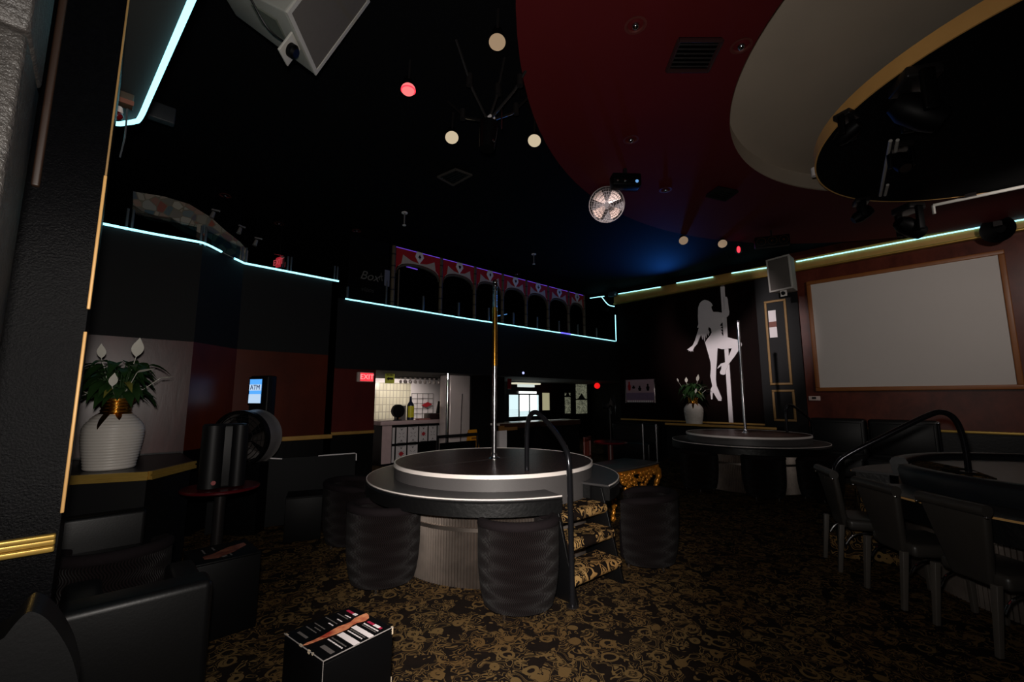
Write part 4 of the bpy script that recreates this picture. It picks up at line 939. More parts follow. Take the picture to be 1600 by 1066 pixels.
# signs
def exit_sign(label, loc, rz, wd=0.30, ht=0.17, lit=True):
    t = thing('exit_sign', label, 'exit sign', loc, rz)
    MB().box(-wd / 2, wd / 2, -0.03, 0.03, -ht / 2, ht / 2).obj('housing', M['exit_body'], t, bevel=0.012)
    MB().box(-wd / 2 + 0.045, wd / 2 - 0.012, -0.034, -0.03, -ht / 2 + 0.012, ht / 2 - 0.012).obj('face', M['exit_red'] if lit else em('dim_exit_face', (0.5, 0.02, 0.03, 1), 0.8), t, smooth=0)
    text('lettering', 'EXIT', M['exit_letter'] if lit else em('dim_exit_letter', (0.6, 0.06, 0.07, 1), 0.9), ht * 0.72, t, (0.017, -0.036, 0), (PI / 2, 0, 0))
    if not lit: MB().cyl(0.008, ht / 2, 4.6 - loc[2], 6).obj('drop_rod', M['box_black'], t)
    return t
exit_sign('lit red EXIT sign on the red wall by the bar opening', (3.156, 6.880, 1.845), 0, 0.28, 0.16)
exit_sign('small dim red EXIT sign upstairs behind the left gallery glass', (2.050, 8.000, 3.804), math.radians(-74), 0.20, 0.2, False)
tag(MB().sphere((0, 0, 0), 0.1, 20, 12).obj('red_signal_lamp', M['red_glow'], loc=(12.508, 9.000, 1.928)), 'round red signal lamp under the gallery near the poster', 'lamp')
tag(MB().box(-0.05, 0.05, -0.02, 0.02, -0.13, 0.13).obj('red_signal_lamp', pm('dark_red_lens', '#7a1018', 0.3), loc=(7.624, 8.200, 1.866)), 'small dark red upright lamp left of the bright window', 'lamp')
t = thing('notice', 'yellow-green notice hanging over the left end of the bar', 'notice', (4.601, 8.800, 1.924))
MB().box(-0.11, 0.11, -0.006, 0.006, -0.10, 0.12).obj('board', pm('yellow_green_board', '#d4dc38', 0.5), t, smooth=0)
m = MB()
m.M = Matrix(((1, 0, 0, 0), (0, 0, -1, -0.008), (0, 1, 0, 0), (0, 0, 0, 1)))
m.prism([(-0.08, 0.0), (-0.03, -0.04), (-0.03, -0.02), (0.08, -0.02), (0.08, 0.025), (-0.03, 0.025), (-0.03, 0.04)], 0, 0.002)
for k in range(5): m.box(-0.08 + 0.034 * k, -0.058 + 0.034 * k, 0.065, 0.10, 0, 0.002)
m.obj('arrow_mark', M['box_black'], t, smooth=0)
t = thing('caution_sign', 'yellow folding caution floor sign behind the nearer stage', 'sign', (5.735, 7.3, 0))
yl = pm('yellow_plastic', '#c9881c', 0.5)
for s in (1, -1):
    MB().hexa([(-0.14, -0.16 * s - 0.008, 0), (0.14, -0.16 * s - 0.008, 0), (0.14, -0.16 * s + 0.008, 0), (-0.14, -0.16 * s + 0.008, 0), (-0.1, -0.01 * s - 0.008, 0.85), (0.1, -0.01 * s - 0.008, 0.85), (0.1, -0.01 * s + 0.008, 0.85), (-0.1, -0.01 * s + 0.008, 0.85)]).obj('leaf', yl, t)
MB().box(-0.07, 0.07, -0.075, -0.06, 0.66, 0.70).obj('print_bar', pm('brown_print', '#7a4a12', 0.6), t)
MB().box(-0.105, 0.105, -0.05, 0.05, 0.76, 0.79).obj('black_band', M['box_black'], t)

# ------------------------------------------------------------------ lobby beyond: bright window, pictures, glass blocks
struct(MB().box(7.3, 14.2, 10.4, 10.5, 0, 2.05).obj('wall_back', M['black_gloss'], smooth=0))
def vpanel(name, label, cat, p, q, Y, mat, th=0.03, frame=None):
    x0, x1 = p[0], q[0]; z1, z0 = p[2], q[2]
    t = thing(name, label, cat, ((x0 + x1) / 2, Y, z0)); h = (x1 - x0) / 2
    MB().box(-h, h, -th, -0.002, 0, z1 - z0).obj('pane', mat, t, smooth=0)
    if frame:
        for b in ((-h - 0.04, -h, -0.04, z1 - z0 + 0.04), (h, h + 0.04, -0.04, z1 - z0 + 0.04), (-h, h, -0.04, 0), (-h, h, z1 - z0, z1 - z0 + 0.04)): MB().box(b[0], b[1], -th - 0.02, -0.002, b[2], b[3]).obj('frame_bar', frame, t)
    return t, h, z1 - z0
win = em('daylit_window', (0.72, 0.92, 0.95, 1), 1.05); win2 = em('overlit_window', (0.95, 1.0, 0.98, 1), 1.6)
t, h, H = vpanel('lit_window', 'bright three-part window under the gallery behind the tufted counter', 'window', (9.605, 10.300, 1.613), (11.007, 10.300, 0.906), 10.4, win, 0.03, M['black'])
MB().box(-h * 0.35, h * 0.85, -0.04, -0.032, H * 0.25, H + 0.12).obj('bright_pane', win2, t, smooth=0)
for f in (-0.36, 0.34): MB().box(h * f - 0.02, h * f + 0.02, -0.06, -0.03, -0.04, H).obj('mullion', pm('grey_mullion', '#4b5558', 0.5), t, smooth=0)
for k in range(6): MB().box(-h, h, -0.05, -0.045, H * (0.06 + 0.05 * k), H * (0.065 + 0.05 * k)).obj('blind_slat', pm('blue_grey_slat', '#7f98a0', 0.5), t, smooth=0)
t = thing('ceiling_lamp', 'flat cream ceiling lamp glowing above the bright window', 'lamp', (9.632, 9.600, 1.925))
MB().box(-0.55, 0.55, -0.12, 0.12, 0.0, 0.05).obj('diffuser', em('cream_diffuser', (0.85, 0.8, 0.6, 1), 0.8), t, bevel=0.02)
MB().box(-0.3, 0.3, -0.08, 0.08, -0.08, 0.0).obj('sparkle_row', em('pale_lamp_beads', (0.8, 0.9, 0.85, 1), 0.8), t)
t = thing('spot_lamp', 'small blue-white spot lamp in the dark fascia above the bright window', 'lamp', (6.764, 6.840, 2.054))
MB().sphere((0, -0.01, 0), 0.028, 14, 8).obj('lens', em('blue_white_lens', (0.45, 0.5, 1.0, 1), 1.5), t); MB().box(-0.05, 0.05, -0.005, 0.02, -0.04, 0.04).obj('plate', M['box_black'], t)
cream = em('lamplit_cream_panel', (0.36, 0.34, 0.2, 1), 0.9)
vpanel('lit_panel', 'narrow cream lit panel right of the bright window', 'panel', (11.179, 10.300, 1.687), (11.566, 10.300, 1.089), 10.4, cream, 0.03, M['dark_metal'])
gb = NT('glass_block'); co = gb.co(); f = gb.noise(co, 22, 3, 0.6)[0]; gc = gb.mix(gb.ramp(f, [(0.35, (0, 0, 0)), (0.65, (1, 1, 1))]), lin('#2c2f28'), lin('#8f9078'))
gb.set(Base_Color=lin('#5a5c50'), Emission_Color=gc, Emission_Strength=0.55, Roughness=0.2)
for lab, p, q in (('narrow speckled glass-block panel with a peaked top', (12.382, 10.300, 1.697), (12.728, 10.300, 0.952)), ('wide speckled glass-block panel with a peaked top', (13.026, 10.300, 2.085), (13.734, 10.300, 0.929))):
    t, h, H = vpanel('glass_block_panel', lab, 'panel', p, q, 10.4, gb.m, 0.03, M['black'])
    if 'peaked' in lab:
        zb = H - (0.12 if 'narrow' in lab else 0.62)
        m = MB(); m.M = Matrix(((1, 0, 0, 0), (0, 0, -1, -0.035), (0, 1, 0, zb), (0, 0, 0, 1)))
        m.prism([(-h, -0.03), (h, -0.03), (h, 0.0), (h * 0.55, 0.03), (0.0, 0.22), (-h * 0.55, 0.03), (-h, 0.0)], 0, 0.02); m.obj('peak', M['black'], t, smooth=0)
# tufted counter
ta, tb = (7.101, 8.000, 0.925), (10.198, 8.000, 0.738)
t = thing('tufted_counter', 'black tufted counter with a wooden edge and white top under the bright window', 'counter', ((ta[0] + tb[0]) / 2, 8.0, 0)); h = (tb[0] - ta[0]) / 2
MB().box(-h, h, 0, 0.55, 0, 0.84).obj('body', M['vinyl'], t, smooth=0)
MB().box(-h - 0.02, h, -0.05, 0.6, 0.84, 0.89).obj('counter_top', pm('counter_white', '#e4ded6', 0.25), t, bevel=0.01)
MB().box(-h - 0.02, h, -0.052, -0.04, 0.76, 0.885).obj('wood_edge', pm('counter_wood', '#3c2318', 0.4), t)
MB().box(-h - 0.03, -h + 0.12, -0.06, 0.0, 0.0, 0.84).obj('wood_post', pm('light_wood', '#8a6236', 0.45), t); MB().box(-h, -h + 0.55, -0.062, -0.05, 0.72, 0.80).obj('wood_rail', pm('light_wood_rail', '#8a6236', 0.45), t)
m = MB()
for r_ in range(4):
    for k in range(14): m.sphere((-h + 0.25 + (k + 0.5 * (r_ % 2)) * (2 * h - 0.4) / 14, -0.004, 0.15 + 0.17 * r_), 0.014, 8, 6)
m.obj('tufting_buttons', M['vinyl'], t)
tag(MB().box(-0.14, 0.14, -0.02, 0.02, -0.36, 0.4).obj('white_board', M['white'], loc=(6.826, 7.6, 0.36)), 'small white board standing at the left end of the tufted counter', 'board')
# chrome pole and black rail in front of the bar column
t = thing('support_pole', 'bright chrome pole standing in front of the silver-white column', 'pole', (5.127, 7.35, 0))
MB().cyl(0.035, 0, 2.03, 20).obj('shaft', M['chrome'], t); MB().lathe([(0.09, 0), (0.09, 0.01), (0.04, 0.03)], 24).obj('base_collar', M['chrome'], t)
ra, rb_ = (4.745, 7.100, 0.772), (5.710, 7.100, 0.612)
t = thing('black_barrier', 'black barrier with a rounded rail below the chrome pole by the bar', 'barrier', ((ra[0] + rb_[0]) / 2, 7.1, 0))
h = (rb_[0] - ra[0]) / 2
MB().tube([(-h, 0, ra[2]), (h, 0, ra[2])], 0.03, 12).obj('rail', M['tube_black'], t)
for x in (-h, h): MB().cyl(0.025, 0, ra[2], 14).obj('upright', M['tube_black'], t, loc=(x, 0, 0))
MB().box(-h * 0.9, h * 0.9, -0.01, 0.01, 0.1, ra[2] - 0.12).obj('panel', M['box_black'], t)
wc = pm('red_brown_chair_wood', '#5a1e12', 0.35)
t = thing('wooden_chair', 'red-brown wooden chair with a slatted back in the dark behind the nearer stage', 'chair', (6.545, 5.178, 0), math.radians(20))
MB().box(-0.2, 0.2, -0.2, 0.2, 0.42, 0.46).obj('seat', wc, t, bevel=0.01)
for x in (-0.18, 0.18):
    for y in (-0.18, 0.18): MB().cyl(0.018, 0, 0.42 if y > 0 else 0.80, 10).obj('leg', wc, t, loc=(x, y, 0))
MB().box(-0.2, 0.2, -0.2, -0.17, 0.72, 0.80).obj('top_rail', wc, t, bevel=0.01)
for x in (-0.09, 0.0, 0.09): MB().box(x - 0.015, x + 0.015, -0.195, -0.175, 0.46, 0.72).obj('slat', wc, t)
# rail added for two glossy highlights and a red-topped table in the dark middle distance
t = thing('pedestal_table', 'dark red-topped round table by the pedestal fan in the dark middle distance', 'table', (6.6, 4.5, 0))
MB().lathe([(0, 0.72), (0.28, 0.72), (0.295, 0.735), (0.285, 0.75), (0, 0.75)], 48).obj('table_top', M['red_top'], t)
MB().cyl(0.05, 0.02, 0.72, 20).obj('pedestal', pm('red_brown_column', '#3a1410', 0.4), t); MB().cyl(0.2, 0, 0.03, 32, 0.16).obj('foot', M['dark_metal'], t)
t = thing('pedestal_fan', 'black pedestal fan left of the pink poster', 'fan', (8.75, 5.95, 0), math.radians(25))
m = MB(); m.M = Matrix.Translation((0, -0.04, 1.33)) @ Matrix.Rotation(PI / 2, 4, 'X')
for r_ in (0.06, 0.11, 0.16, 0.21, 0.25): m.tube([(r_ * math.cos(2 * PI * k / 32), r_ * math.sin(2 * PI * k / 32), 0.06) for k in range(32)], 0.004, 5, closed=True)
for k in range(16): m.tube([(0.03 * math.cos(k * PI / 8), 0.03 * math.sin(k * PI / 8), 0.07), (0.25 * math.cos(k * PI / 8), 0.25 * math.sin(k * PI / 8), 0.02)], 0.003, 5)
m.obj('cage', M['dark_metal'], t)
m = MB(); m.M = Matrix.Translation((0, 0, 1.33)) @ Matrix.Rotation(PI / 2, 4, 'X')
for k in range(3):
    a = 2 * PI * k / 3; m.add([(0.04 * math.cos(a), 0.04 * math.sin(a), 0.03), (0.22 * math.cos(a), 0.22 * math.sin(a), 0.05), (0.22 * math.cos(a + 1), 0.22 * math.sin(a + 1), 0.0), (0.04 * math.cos(a + 1), 0.04 * math.sin(a + 1), 0.0)], [(0, 1, 2, 3)])
m.obj('blades', M['drum'], t, smooth=0)
MB().box(-0.05, 0.05, 0, 0.16, 1.26, 1.40).obj('motor', M['box_black'], t, bevel=0.02); MB().cyl(0.018, 0.03, 1.28, 14).obj('pole', M['dark_metal'], t); MB().cyl(0.22, 0, 0.03, 32).obj('foot', M['box_black'], t)
t = thing('highlight_rail', 'black rail added for two glossy highlights in the dark below the poster', 'rail', (8.3, 4.6, 0))
for yy in (0.25, -0.05): MB().cyl(0.02, 0, 0.98, 12).obj('upright', M['steel'], t, loc=(0, yy, 0))  # steel uprights stand in for the highlights
MB().tube([(0, 0.25, 0.98), (0, -0.05, 0.98)], 0.02, 12).obj('crossbar', M['tube_black'], t)

# ------------------------------------------------------------------ gallery over the bar: bamboo posts, crimson arches, signs
PX = [3.65, 4.67, 5.51, 6.29, 7.03, 7.79, 8.57, 9.22]
pb = None
def bamboo(label, x):
    global pb
    if pb is None:
        pb = thing('bamboo_post', label, 'post', (x, 7.0, 3.09), group='bamboo posts of the arcade')
        MB().cyl(0.038, 0, 1.15, 16).obj('stem', M['bamboo'], pb)
        for k in range(5): MB().cyl(0.041, 0.1 + 0.22 * k, 0.125 + 0.22 * k, 16).obj('joint', M['node'], pb)
        return pb
    return dup(pb, (x, 7.0, 3.09), None, label)
ordn = ['first', 'second', 'third', 'fourth', 'fifth', 'sixth', 'seventh', 'eighth']
for k, x in enumerate(PX): bamboo('%s bamboo post from the left in the red arcade upstairs' % ordn[k], x)
def arch(label, x0, x1, suit):
    t = thing('valance_arch', label, 'valance', ((x0 + x1) / 2, 7.0, 3.09), group='crimson arches of the arcade'); h = (x1 - x0) / 2 - 0.04; zt = 1.13
    F = Matrix(((1, 0, 0, 0), (0, 0, -1, 0), (0, 1, 0, 0), (0, 0, 0, 1)))
    arc = [(h * math.cos(PI - PI * k / 20), 0.70 + 0.20 * math.sin(PI * k / 20) ** 0.8) for k in range(21)]
    m = MB(); m.M = F; m.prism([(-h, zt), (-h, 0.66)] + arc + [(h, 0.66), (h, zt)], -0.02, 0.02); m.obj('cloth', M['valance'], t, smooth=0)
    sc = [(-h * 0.92, 0.79), (-h * 0.78, 0.82 + 0.03), (-h * 0.72, 1.02), (-h * 0.35, 0.94), (0, 0.92), (h * 0.35, 0.94), (h * 0.72, 1.02), (h * 0.78, 0.85), (h * 0.92, 0.79)]
    low = [(h * 0.92 * math.cos(PI * k / 14), 0.74 + 0.155 * math.sin(PI * k / 14) ** 0.8) for k in range(15)]
    m = MB(); m.M = F; m.prism((sc + low[1:-1])[::-1], 0.021, 0.03); m.obj('scroll', M['scroll'], t, smooth=0)
    m = MB(); m.M = F
    up = [(0.97 * h * math.cos(PI - PI * k / 20), 0.69 + 0.195 * math.sin(PI * k / 20) ** 0.8) for k in range(21)]; dn = [(0.97 * h * math.cos(PI * k / 20), 0.655 + 0.195 * math.sin(PI * k / 20) ** 0.8) for k in range(21)]
    m.prism((up + dn)[::-1], -0.025, 0.028); m.obj('arch_edge', M['arch_under'], t, smooth=0)
    ks = MB(); ks.M = F; ks.prism([(-0.06, 1.14), (-0.09, 1.04), (0.0, 0.91), (0.09, 1.04), (0.06, 1.14)], 0.03, 0.045); kso = ks.obj('keystone', M['white'], t, smooth=0)
    m = MB(); m.M = F
    if suit == 0: m.prism([(0, 1.09), (-0.025, 1.045), (0, 1.0), (0.025, 1.045)], 0.046, 0.048)
    elif suit == 1:
        m.prism([(0, 1.0), (0.03, 1.05), (0.03, 1.07), (0.015, 1.08), (0, 1.065), (-0.015, 1.08), (-0.03, 1.07), (-0.03, 1.05)], 0.046, 0.048)
    elif suit == 2:
        m.prism([(0, 1.09), (-0.03, 1.04), (-0.025, 1.02), (-0.005, 1.03), (-0.012, 1.0), (0.012, 1.0), (0.005, 1.03), (0.025, 1.02), (0.03, 1.04)], 0.046, 0.048)
    else:
        for cx, cz in ((0, 1.07), (-0.02, 1.04), (0.02, 1.04)): m.prism([(cx + 0.016 * math.cos(k * PI / 5), cz + 0.016 * math.sin(k * PI / 5)) for k in range(10)], 0.046, 0.048)
        m.prism([(-0.006, 1.04), (-0.012, 1.0), (0.012, 1.0), (0.006, 1.04)], 0.046, 0.048)
    m.obj('suit_emblem', M['box_black'], kso, smooth=0)
    MB().box(-h, h, -0.02, 0.0, zt + 0.002, zt + 0.014).obj('purple_strip', M['purple'], t, smooth=0)
for k in range(7): arch('%s crimson arch from the left with a pale scroll and keystone' % ordn[k], PX[k], PX[k + 1], (2, 1, 0, 1, 3, 1, 3)[k])
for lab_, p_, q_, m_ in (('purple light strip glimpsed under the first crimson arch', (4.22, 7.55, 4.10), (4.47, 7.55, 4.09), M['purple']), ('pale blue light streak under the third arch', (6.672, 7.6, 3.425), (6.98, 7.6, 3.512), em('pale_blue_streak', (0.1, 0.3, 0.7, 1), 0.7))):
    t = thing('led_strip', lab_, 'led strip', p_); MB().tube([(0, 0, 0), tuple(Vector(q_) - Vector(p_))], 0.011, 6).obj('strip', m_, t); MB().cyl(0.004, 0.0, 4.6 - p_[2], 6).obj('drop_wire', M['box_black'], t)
tag(MB().tube([(8.05, 6.825, 3.083), (8.42, 6.825, 3.088)], 0.016, 8).obj('led_strip', M['neon_blue']), 'deep blue stretch of the neon line below the sixth arch', 'led strip')
rp = MB().cyl(0.022, 0, 0.30, 12).obj('rail_post', M['post_clear']); tag(rp, 'short metal rail post standing under the first red arch', 'post', 'short rail posts along the gallery edge')
rp.location = (4.24, 6.92, 3.09)
for k, x in enumerate((5.05, 5.83, 6.55, 7.32, 8.10, 8.84, 9.65)):
    o = rp.copy(); S.collection.objects.link(o); o.location = (x, 6.92, 3.09)
    o['label'] = 'short metal rail post standing under the %s red arch' % ordn[k + 1] if k < 6 else 'short metal rail post right of the last red arch'
t = thing('sign_post', 'small pale sign on a thin post left of the first bamboo post', 'sign', (3.50, 6.93, 3.09))
MB().cyl(0.016, 0, 0.45, 10).obj('post', M['post_clear'], t); MB().hexa([(-0.06, -0.03, 0.36), (0.06, 0.02, 0.36), (0.06, 0.03, 0.36), (-0.06, -0.02, 0.36), (-0.06, -0.03, 0.64), (0.06, 0.02, 0.66), (0.06, 0.03, 0.66), (-0.06, -0.02, 0.64)]).obj('board', pm('pale_board', '#6f6a6a', 0.6), t)
tag(MB().cyl(0.012, 0, 0.72, 10).obj('pipe', M['bamboo'], loc=(3.75, 6.97, 3.09)), 'thin pale pipe right of the first bamboo post', 'pipe')
tag(MB().cyl(0.02, 0, 0.22, 10).obj('rail_post', M['post_clear'], loc=(2.80, 6.9, 3.09)), 'short clear post at the left end of the lower neon ledge', 'post')
t = thing('chalk_sign', 'faint handwritten sign reading Box on the dark gallery wall', 'sign', (3.658, 7.9, 3.85))
MB().box(-0.45, 0.35, 0, 0.03, -1.7, 0.75).obj('board', M['ceil'], t, smooth=0)
chalk = pm('grey_chalk', '#6d6a69', 0.9)
tx = text('lettering', 'Box', chalk, 0.24, t, (-0.04, -0.005, 0.0), (PI / 2, 0, 0), shear=0.35)
MB().at((0.20, -0.004, 0.03)).tube([(-0.03, 0, -0.06), (0.0, 0, 0.09), (0.03, 0, -0.07)], 0.007, 5).obj('flourish', chalk, t); MB().at((0.20, -0.004, 0.03)).tube([(-0.04, 0, 0.01), (0.05, 0, 0.03)], 0.007, 5).obj('flourish', chalk, t)
tx = text('lettering', 'vieos', pm('dim_chalk', '#3a3838', 0.9), 0.13, t, (-0.07, -0.005, -0.27), (PI / 2, 0, 0), shear=0.3)
tag(MB().at((10.400, 7.083, 4.008)).prism([(-0.02, -0.05), (0.02, -0.05), (0.02, 0.05), (-0.02, 0.05)], -0.05, 0.05).obj('wall_spotlight', M['dark_metal'], bevel=0.01), 'small fixture in the corner beside the upright neon tube', 'lamp')
tag(MB().box(-0.07, 0.07, -0.1, 0.1, -0.07, 0.07).obj('corner_lamp', pm('blue_grey_lamp', '#3a4a58', 0.3), bevel=0.02, loc=(10.400, 6.873, 4.441)), 'small blue-grey lamp housing on the neon line in the back corner', 'lamp')
# glass guard of the left gallery
def guard(label, p, q, zb, zt):
    p, q = Vector(p), Vector(q); d = q - p
    t = thing('glass_guard', label, 'railing', (p.x, p.y, zb), math.atan2(d.y, d.x), 'glass guards of the left gallery')
    L = d.length; MB().box(0.03, L - 0.03, 0.02, 0.028, 0.03, zt - zb).obj('pane', M['glass'], t, smooth=0)
    return t
def gpost(label, x, y, h=0.24):
    t = thing('guard_post', label, 'post', (x, y, 3.26), group='metal posts of the glass guards')
    for k in (-0.022, 0.022): MB().cyl(0.012, 0, h, 10).obj('upright', M['post_clear'], t, loc=(k, 0, 0))
guard('glass guard above the white vase bay', (0.09, 6.03), (0.68, 6.03), 3.26, 3.50); guard('glass guard along the diagonal bay', (0.74, 6.05), (1.22, 6.52), 3.26, 3.50)
guard('glass guard above the brown wall, left pane', (1.27, 6.53), (1.78, 6.53), 3.26, 3.50); guard('glass guard above the brown wall, right pane', (1.82, 6.53), (2.45, 6.53), 3.26, 3.50)
gpost('double guard post nearest the black pillar, tinged cyan', 0.07, 6.03, 0.25); gpost('double guard post where the gallery turns diagonal', 0.72, 6.03); gpost('double guard post at the far end of the diagonal', 1.24, 6.53)
gpost('double guard post beside the upstairs exit sign', 1.80, 6.53); gpost('double guard post at the right end of the brown wall gallery', 2.46, 6.53)
# stone arch upstairs
F = Matrix(((1, 0, 0, 0), (0, 0, -1, 7.1), (0, 1, 0, 0), (0, 0, 0, 1)))
sp = [(0.080, 4.104), (0.383, 4.137), (0.659, 4.118), (0.914, 4.002), (1.092, 3.864), (1.281, 3.743), (1.394, 3.635), (1.400, 3.319), (1.196, 3.277), (0.938, 3.683), (0.802, 3.748), (0.607, 3.803), (0.485, 3.875), (0.334, 3.857), (0.186, 3.873), (0.095, 3.930)]
m = MB(); m.M = F; tag(m.prism([(x, 2.13 if k in (7, 8) else z) for k, (x, z) in enumerate(sp)][::-1], -0.25, 0.0).obj('stone_arch', M['stones'], smooth=0), 'crazy-paved stone arch behind the left gallery glass', 'arch')
t = thing('emergency_light', 'twin-headed emergency light on the dark upper wall at left', 'lamp', (0.444, 6.900, 4.804))
MB().box(-0.07, 0.07, -0.03, 0.03, 0.07, 0.12).obj('housing', M['drum'], t, bevel=0.01); MB().tube([(0, 0, 0.07), (0, 0, -0.06)], 0.008, 6).obj('stem', M['dark_metal'], t)
for x in (-0.05, 0.05): MB().sphere((x, -0.02, -0.09), 0.03, 12, 8).obj('lamp_head', M['drum'], t)
def track(label, loc, rz):
    t = thing('track_spotlight', label, 'spotlight', loc, rz, 'white track spotlights upstairs')
    MB().at((0, 0, -0.05), ry=0.25).cyl(0.03, -0.05, 0.04, 18, 0.022).obj('can', M['drum'], t); MB().box(-0.02, 0.08, -0.012, 0.012, 0.01, 0.03).obj('bracket', M['drum'], t); MB().cyl(0.006, 0.03, 4.6 - loc[2], 6).obj('drop_rod', M['box_black'], t)
track('white track spotlight topmost of the three by the stone arch', (0.916, 7.000, 4.064), 0.0); track('white track spotlight middle of the three by the stone arch', (1.248, 7.000, 3.926), 0.5); track('white track spotlight lowest of the three by the stone arch', (1.459, 7.000, 3.800), 0.0)

# ------------------------------------------------------------------ ceiling fixtures
def par(label, loc, aim, lens, r=0.065, up=ZC):
    t = thing('par_can', label, 'stage light', loc, group='round par cans on the ceiling')
    R = rot_axis(Vector(aim) - Vector(loc))
    m = MB(); m.M = R; m.lathe([(r + 0.006, 0.0), (r, -0.06), (r * 0.6, -0.17), (r * 0.3, -0.19)], 24); m.disc(r * 0.3, -0.19, 24, up=False); m.obj('can', M['box_black'], t)
    m = MB(); m.M = R; m.disc(r, -0.002, 32); m.lathe([(r, -0.002), (r + 0.006, 0.0)], 32); m.obj('lens', lens, t)
    MB().tube([(0, 0, 0.05), (0.01, 0, max(0.08, up - loc[2]))], 0.012, 8).obj('yoke', M['dark_metal'], t)
eye = (1.5, 1.9, 1.0)
par('cream par can left of the black spider lamp', (2.530, 3.640, 4.300), eye, M['lens_cream'])
par('cream par can right of the black spider lamp, at the red disc edge', (3.223, 3.068, 4.300), eye, M['lens_cream'])
par('dim tan par can above the black spider lamp near the top edge', (2.047, 2.347, 4.300), (1.4, 1.6, 1.6), M['lens_dim'], 0.06)
par('glowing red par can left of the black spider lamp', (1.807, 3.305, 4.300), (1.4, 2.3, 1.8), M['lens_pink'], 0.058)
par('dull cream par can on the blue-lit ceiling, left of a pair', (7.236, 3.291, 4.250), (5.5, 2.2, 2.5), M['lens_dim'], 0.07)
par('dull cream par can on the blue-lit ceiling, right of a pair', (7.901, 2.885, 4.250), (6.1, 2.0, 2.5), M['lens_dim'], 0.07)
rl_ = (1.807, 3.305, 4.300)
tag(MB().at((rl_[0], rl_[1], rl_[2])).lathe([(0.056, -0.012), (0.066, -0.012), (0.066, -0.004), (0.056, -0.004)], 32).obj('lamp_ring', M['lens_red']), 'bright red ring round the glowing par can', 'lamp ring')
t = thing('stage_light', 'black stage light with a glowing red lens under the blue-lit ceiling', 'stage light', (8.280, 2.751, 4.200))
m = MB(); m.M = rot_axis(Vector((-8, -2.6, -1.6))); m.cyl(0.06, -0.2, 0.0, 20); m.obj('housing', M['box_black'], t)
m = MB(); m.M = rot_axis(Vector((-8, -2.6, -1.6))) @ Matrix.Scale(0.5, 4, (1, 0, 0)); m.disc(0.06, 0.003, 24); m.obj('lens', M['lens_red'], t)
MB().tube([(0.05, 0, 0), (0.05, 0.05, 0.4)], 0.012, 6).obj('yoke', M['dark_metal'], t)
t = thing('blinder_light', 'black bar of three dull amber lamps under the ceiling left of the wall speaker', 'stage light', (8.070, 2.139, 4.150), math.radians(-65))
MB().box(-0.26, 0.26, 0, 0.12, -0.09, 0.09).obj('housing', M['box_black'], t, bevel=0.015)
for x in (-0.165, 0, 0.165):
    m = MB(); m.M = Matrix.Translation((x, 0, 0)) @ Matrix.Rotation(PI / 2, 4, 'X'); m.lathe([(0.07, 0.003), (0.045, -0.02), (0.02, 0.0)], 24); m.disc(0.02, 0.0, 12); m.obj('amber_lamp', M['amber'], t)
MB().tube([(0, 0.06, 0.09), (0, 0.06, 0.42)], 0.015, 8).obj('hanger', M['dark_metal'], t)
# spider lamp
c = Vector((2.404, 2.877, 4.050))
t = thing('spider_light', 'black spider-armed lamp hanging from the ceiling between the cream par cans', 'stage light', c)
MB().at((0, 0, -0.12), ry=0.1).cyl(0.07, -0.16, 0.1, 20, 0.09).obj('body', M['box_black'], t, bevel=0.01)
for k, (dx, dy, dz) in enumerate(((-0.05, 0.6, 0.5), (0.5, -0.1, 0.5), (-0.45, -0.1, 0.5), (0.1, -0.6, 0.5), (0.02, -0.2, 0.54))):
    ar = MB().tube([(0, 0, 0), (dx * 0.5, dy * 0.5, dz * 0.35), (dx, dy, dz)], 0.013, 8).obj('arm', M['dark_metal'], t)
    MB().at((dx * 0.6, dy * 0.6, dz * 0.5)).cyl(0.03, -0.06, 0.04, 12).obj('arm_lamp', M['dark_metal'], ar)
MB().tube([(0.12, -0.05, -0.05), (0.12, -0.05, 0.55)], 0.008, 6).obj('rod', M['steel'], t)
MB().box(-0.02, 0.04, -0.05, 0.0, 0.02, 0.04).obj('tag', M['white'], t); MB().at((0.0, -0.06, -0.22)).sphere((0, 0, 0), 0.02, 10, 6).obj('glint', M['chrome'], t)
def vent(name, label, corners, z, n=7, mat=None):
    c = sum((Vector(p) for p in corners), Vector()) / 4; P = [Vector(p) - c for p in corners]
    t = thing(name, label, 'vent', (c.x, c.y, z), group='ceiling vents')
    fl = [(p.x, p.y) for p in P]
    m = MB(); m.prism(fl, 0.0, 0.02); m.obj('backing', M['box_black'], t, smooth=0)
    m = MB()
    for k in range(4): a, b = P[k], P[(k + 1) % 4]; m.tube([(a.x, a.y, -0.008), (b.x, b.y, -0.008)], 0.018, 6)
    m.obj('frame', mat or M['dark_metal'], t)
    m = MB()
    for k in range(1, n): u = k / n; a = P[0].lerp(P[3], u); b = P[1].lerp(P[2], u); m.tube([(a.x, a.y, -0.004), (b.x, b.y, -0.004)], 0.008, 5)
    m.obj('louvres', M['dark_metal'], t)
vent('air_vent', 'large black air vent in the red ceiling disc', [(3.099, 1.358, 4.340), (3.347, 1.125, 4.340), (3.589, 1.342, 4.340), (3.334, 1.582, 4.340)], 4.325, 7, pm('maroon_vent_frame', '#2c1414', 0.5))
vent('air_vent', 'small black air vent low on the red ceiling disc', [(5.831, 2.138, 4.340), (6.135, 2.001, 4.340), (6.295, 2.223, 4.340), (5.961, 2.347, 4.340)], 4.325, 5)
vent('air_vent', 'grey air vent in the black ceiling below the par cans', [(3.168, 4.882, 4.590), (3.230, 4.544, 4.590), (3.481, 4.516, 4.590), (3.464, 4.930, 4.590)], 4.575, 6, pm('grey_vent_frame', '#3a3633', 0.6))
dl = None
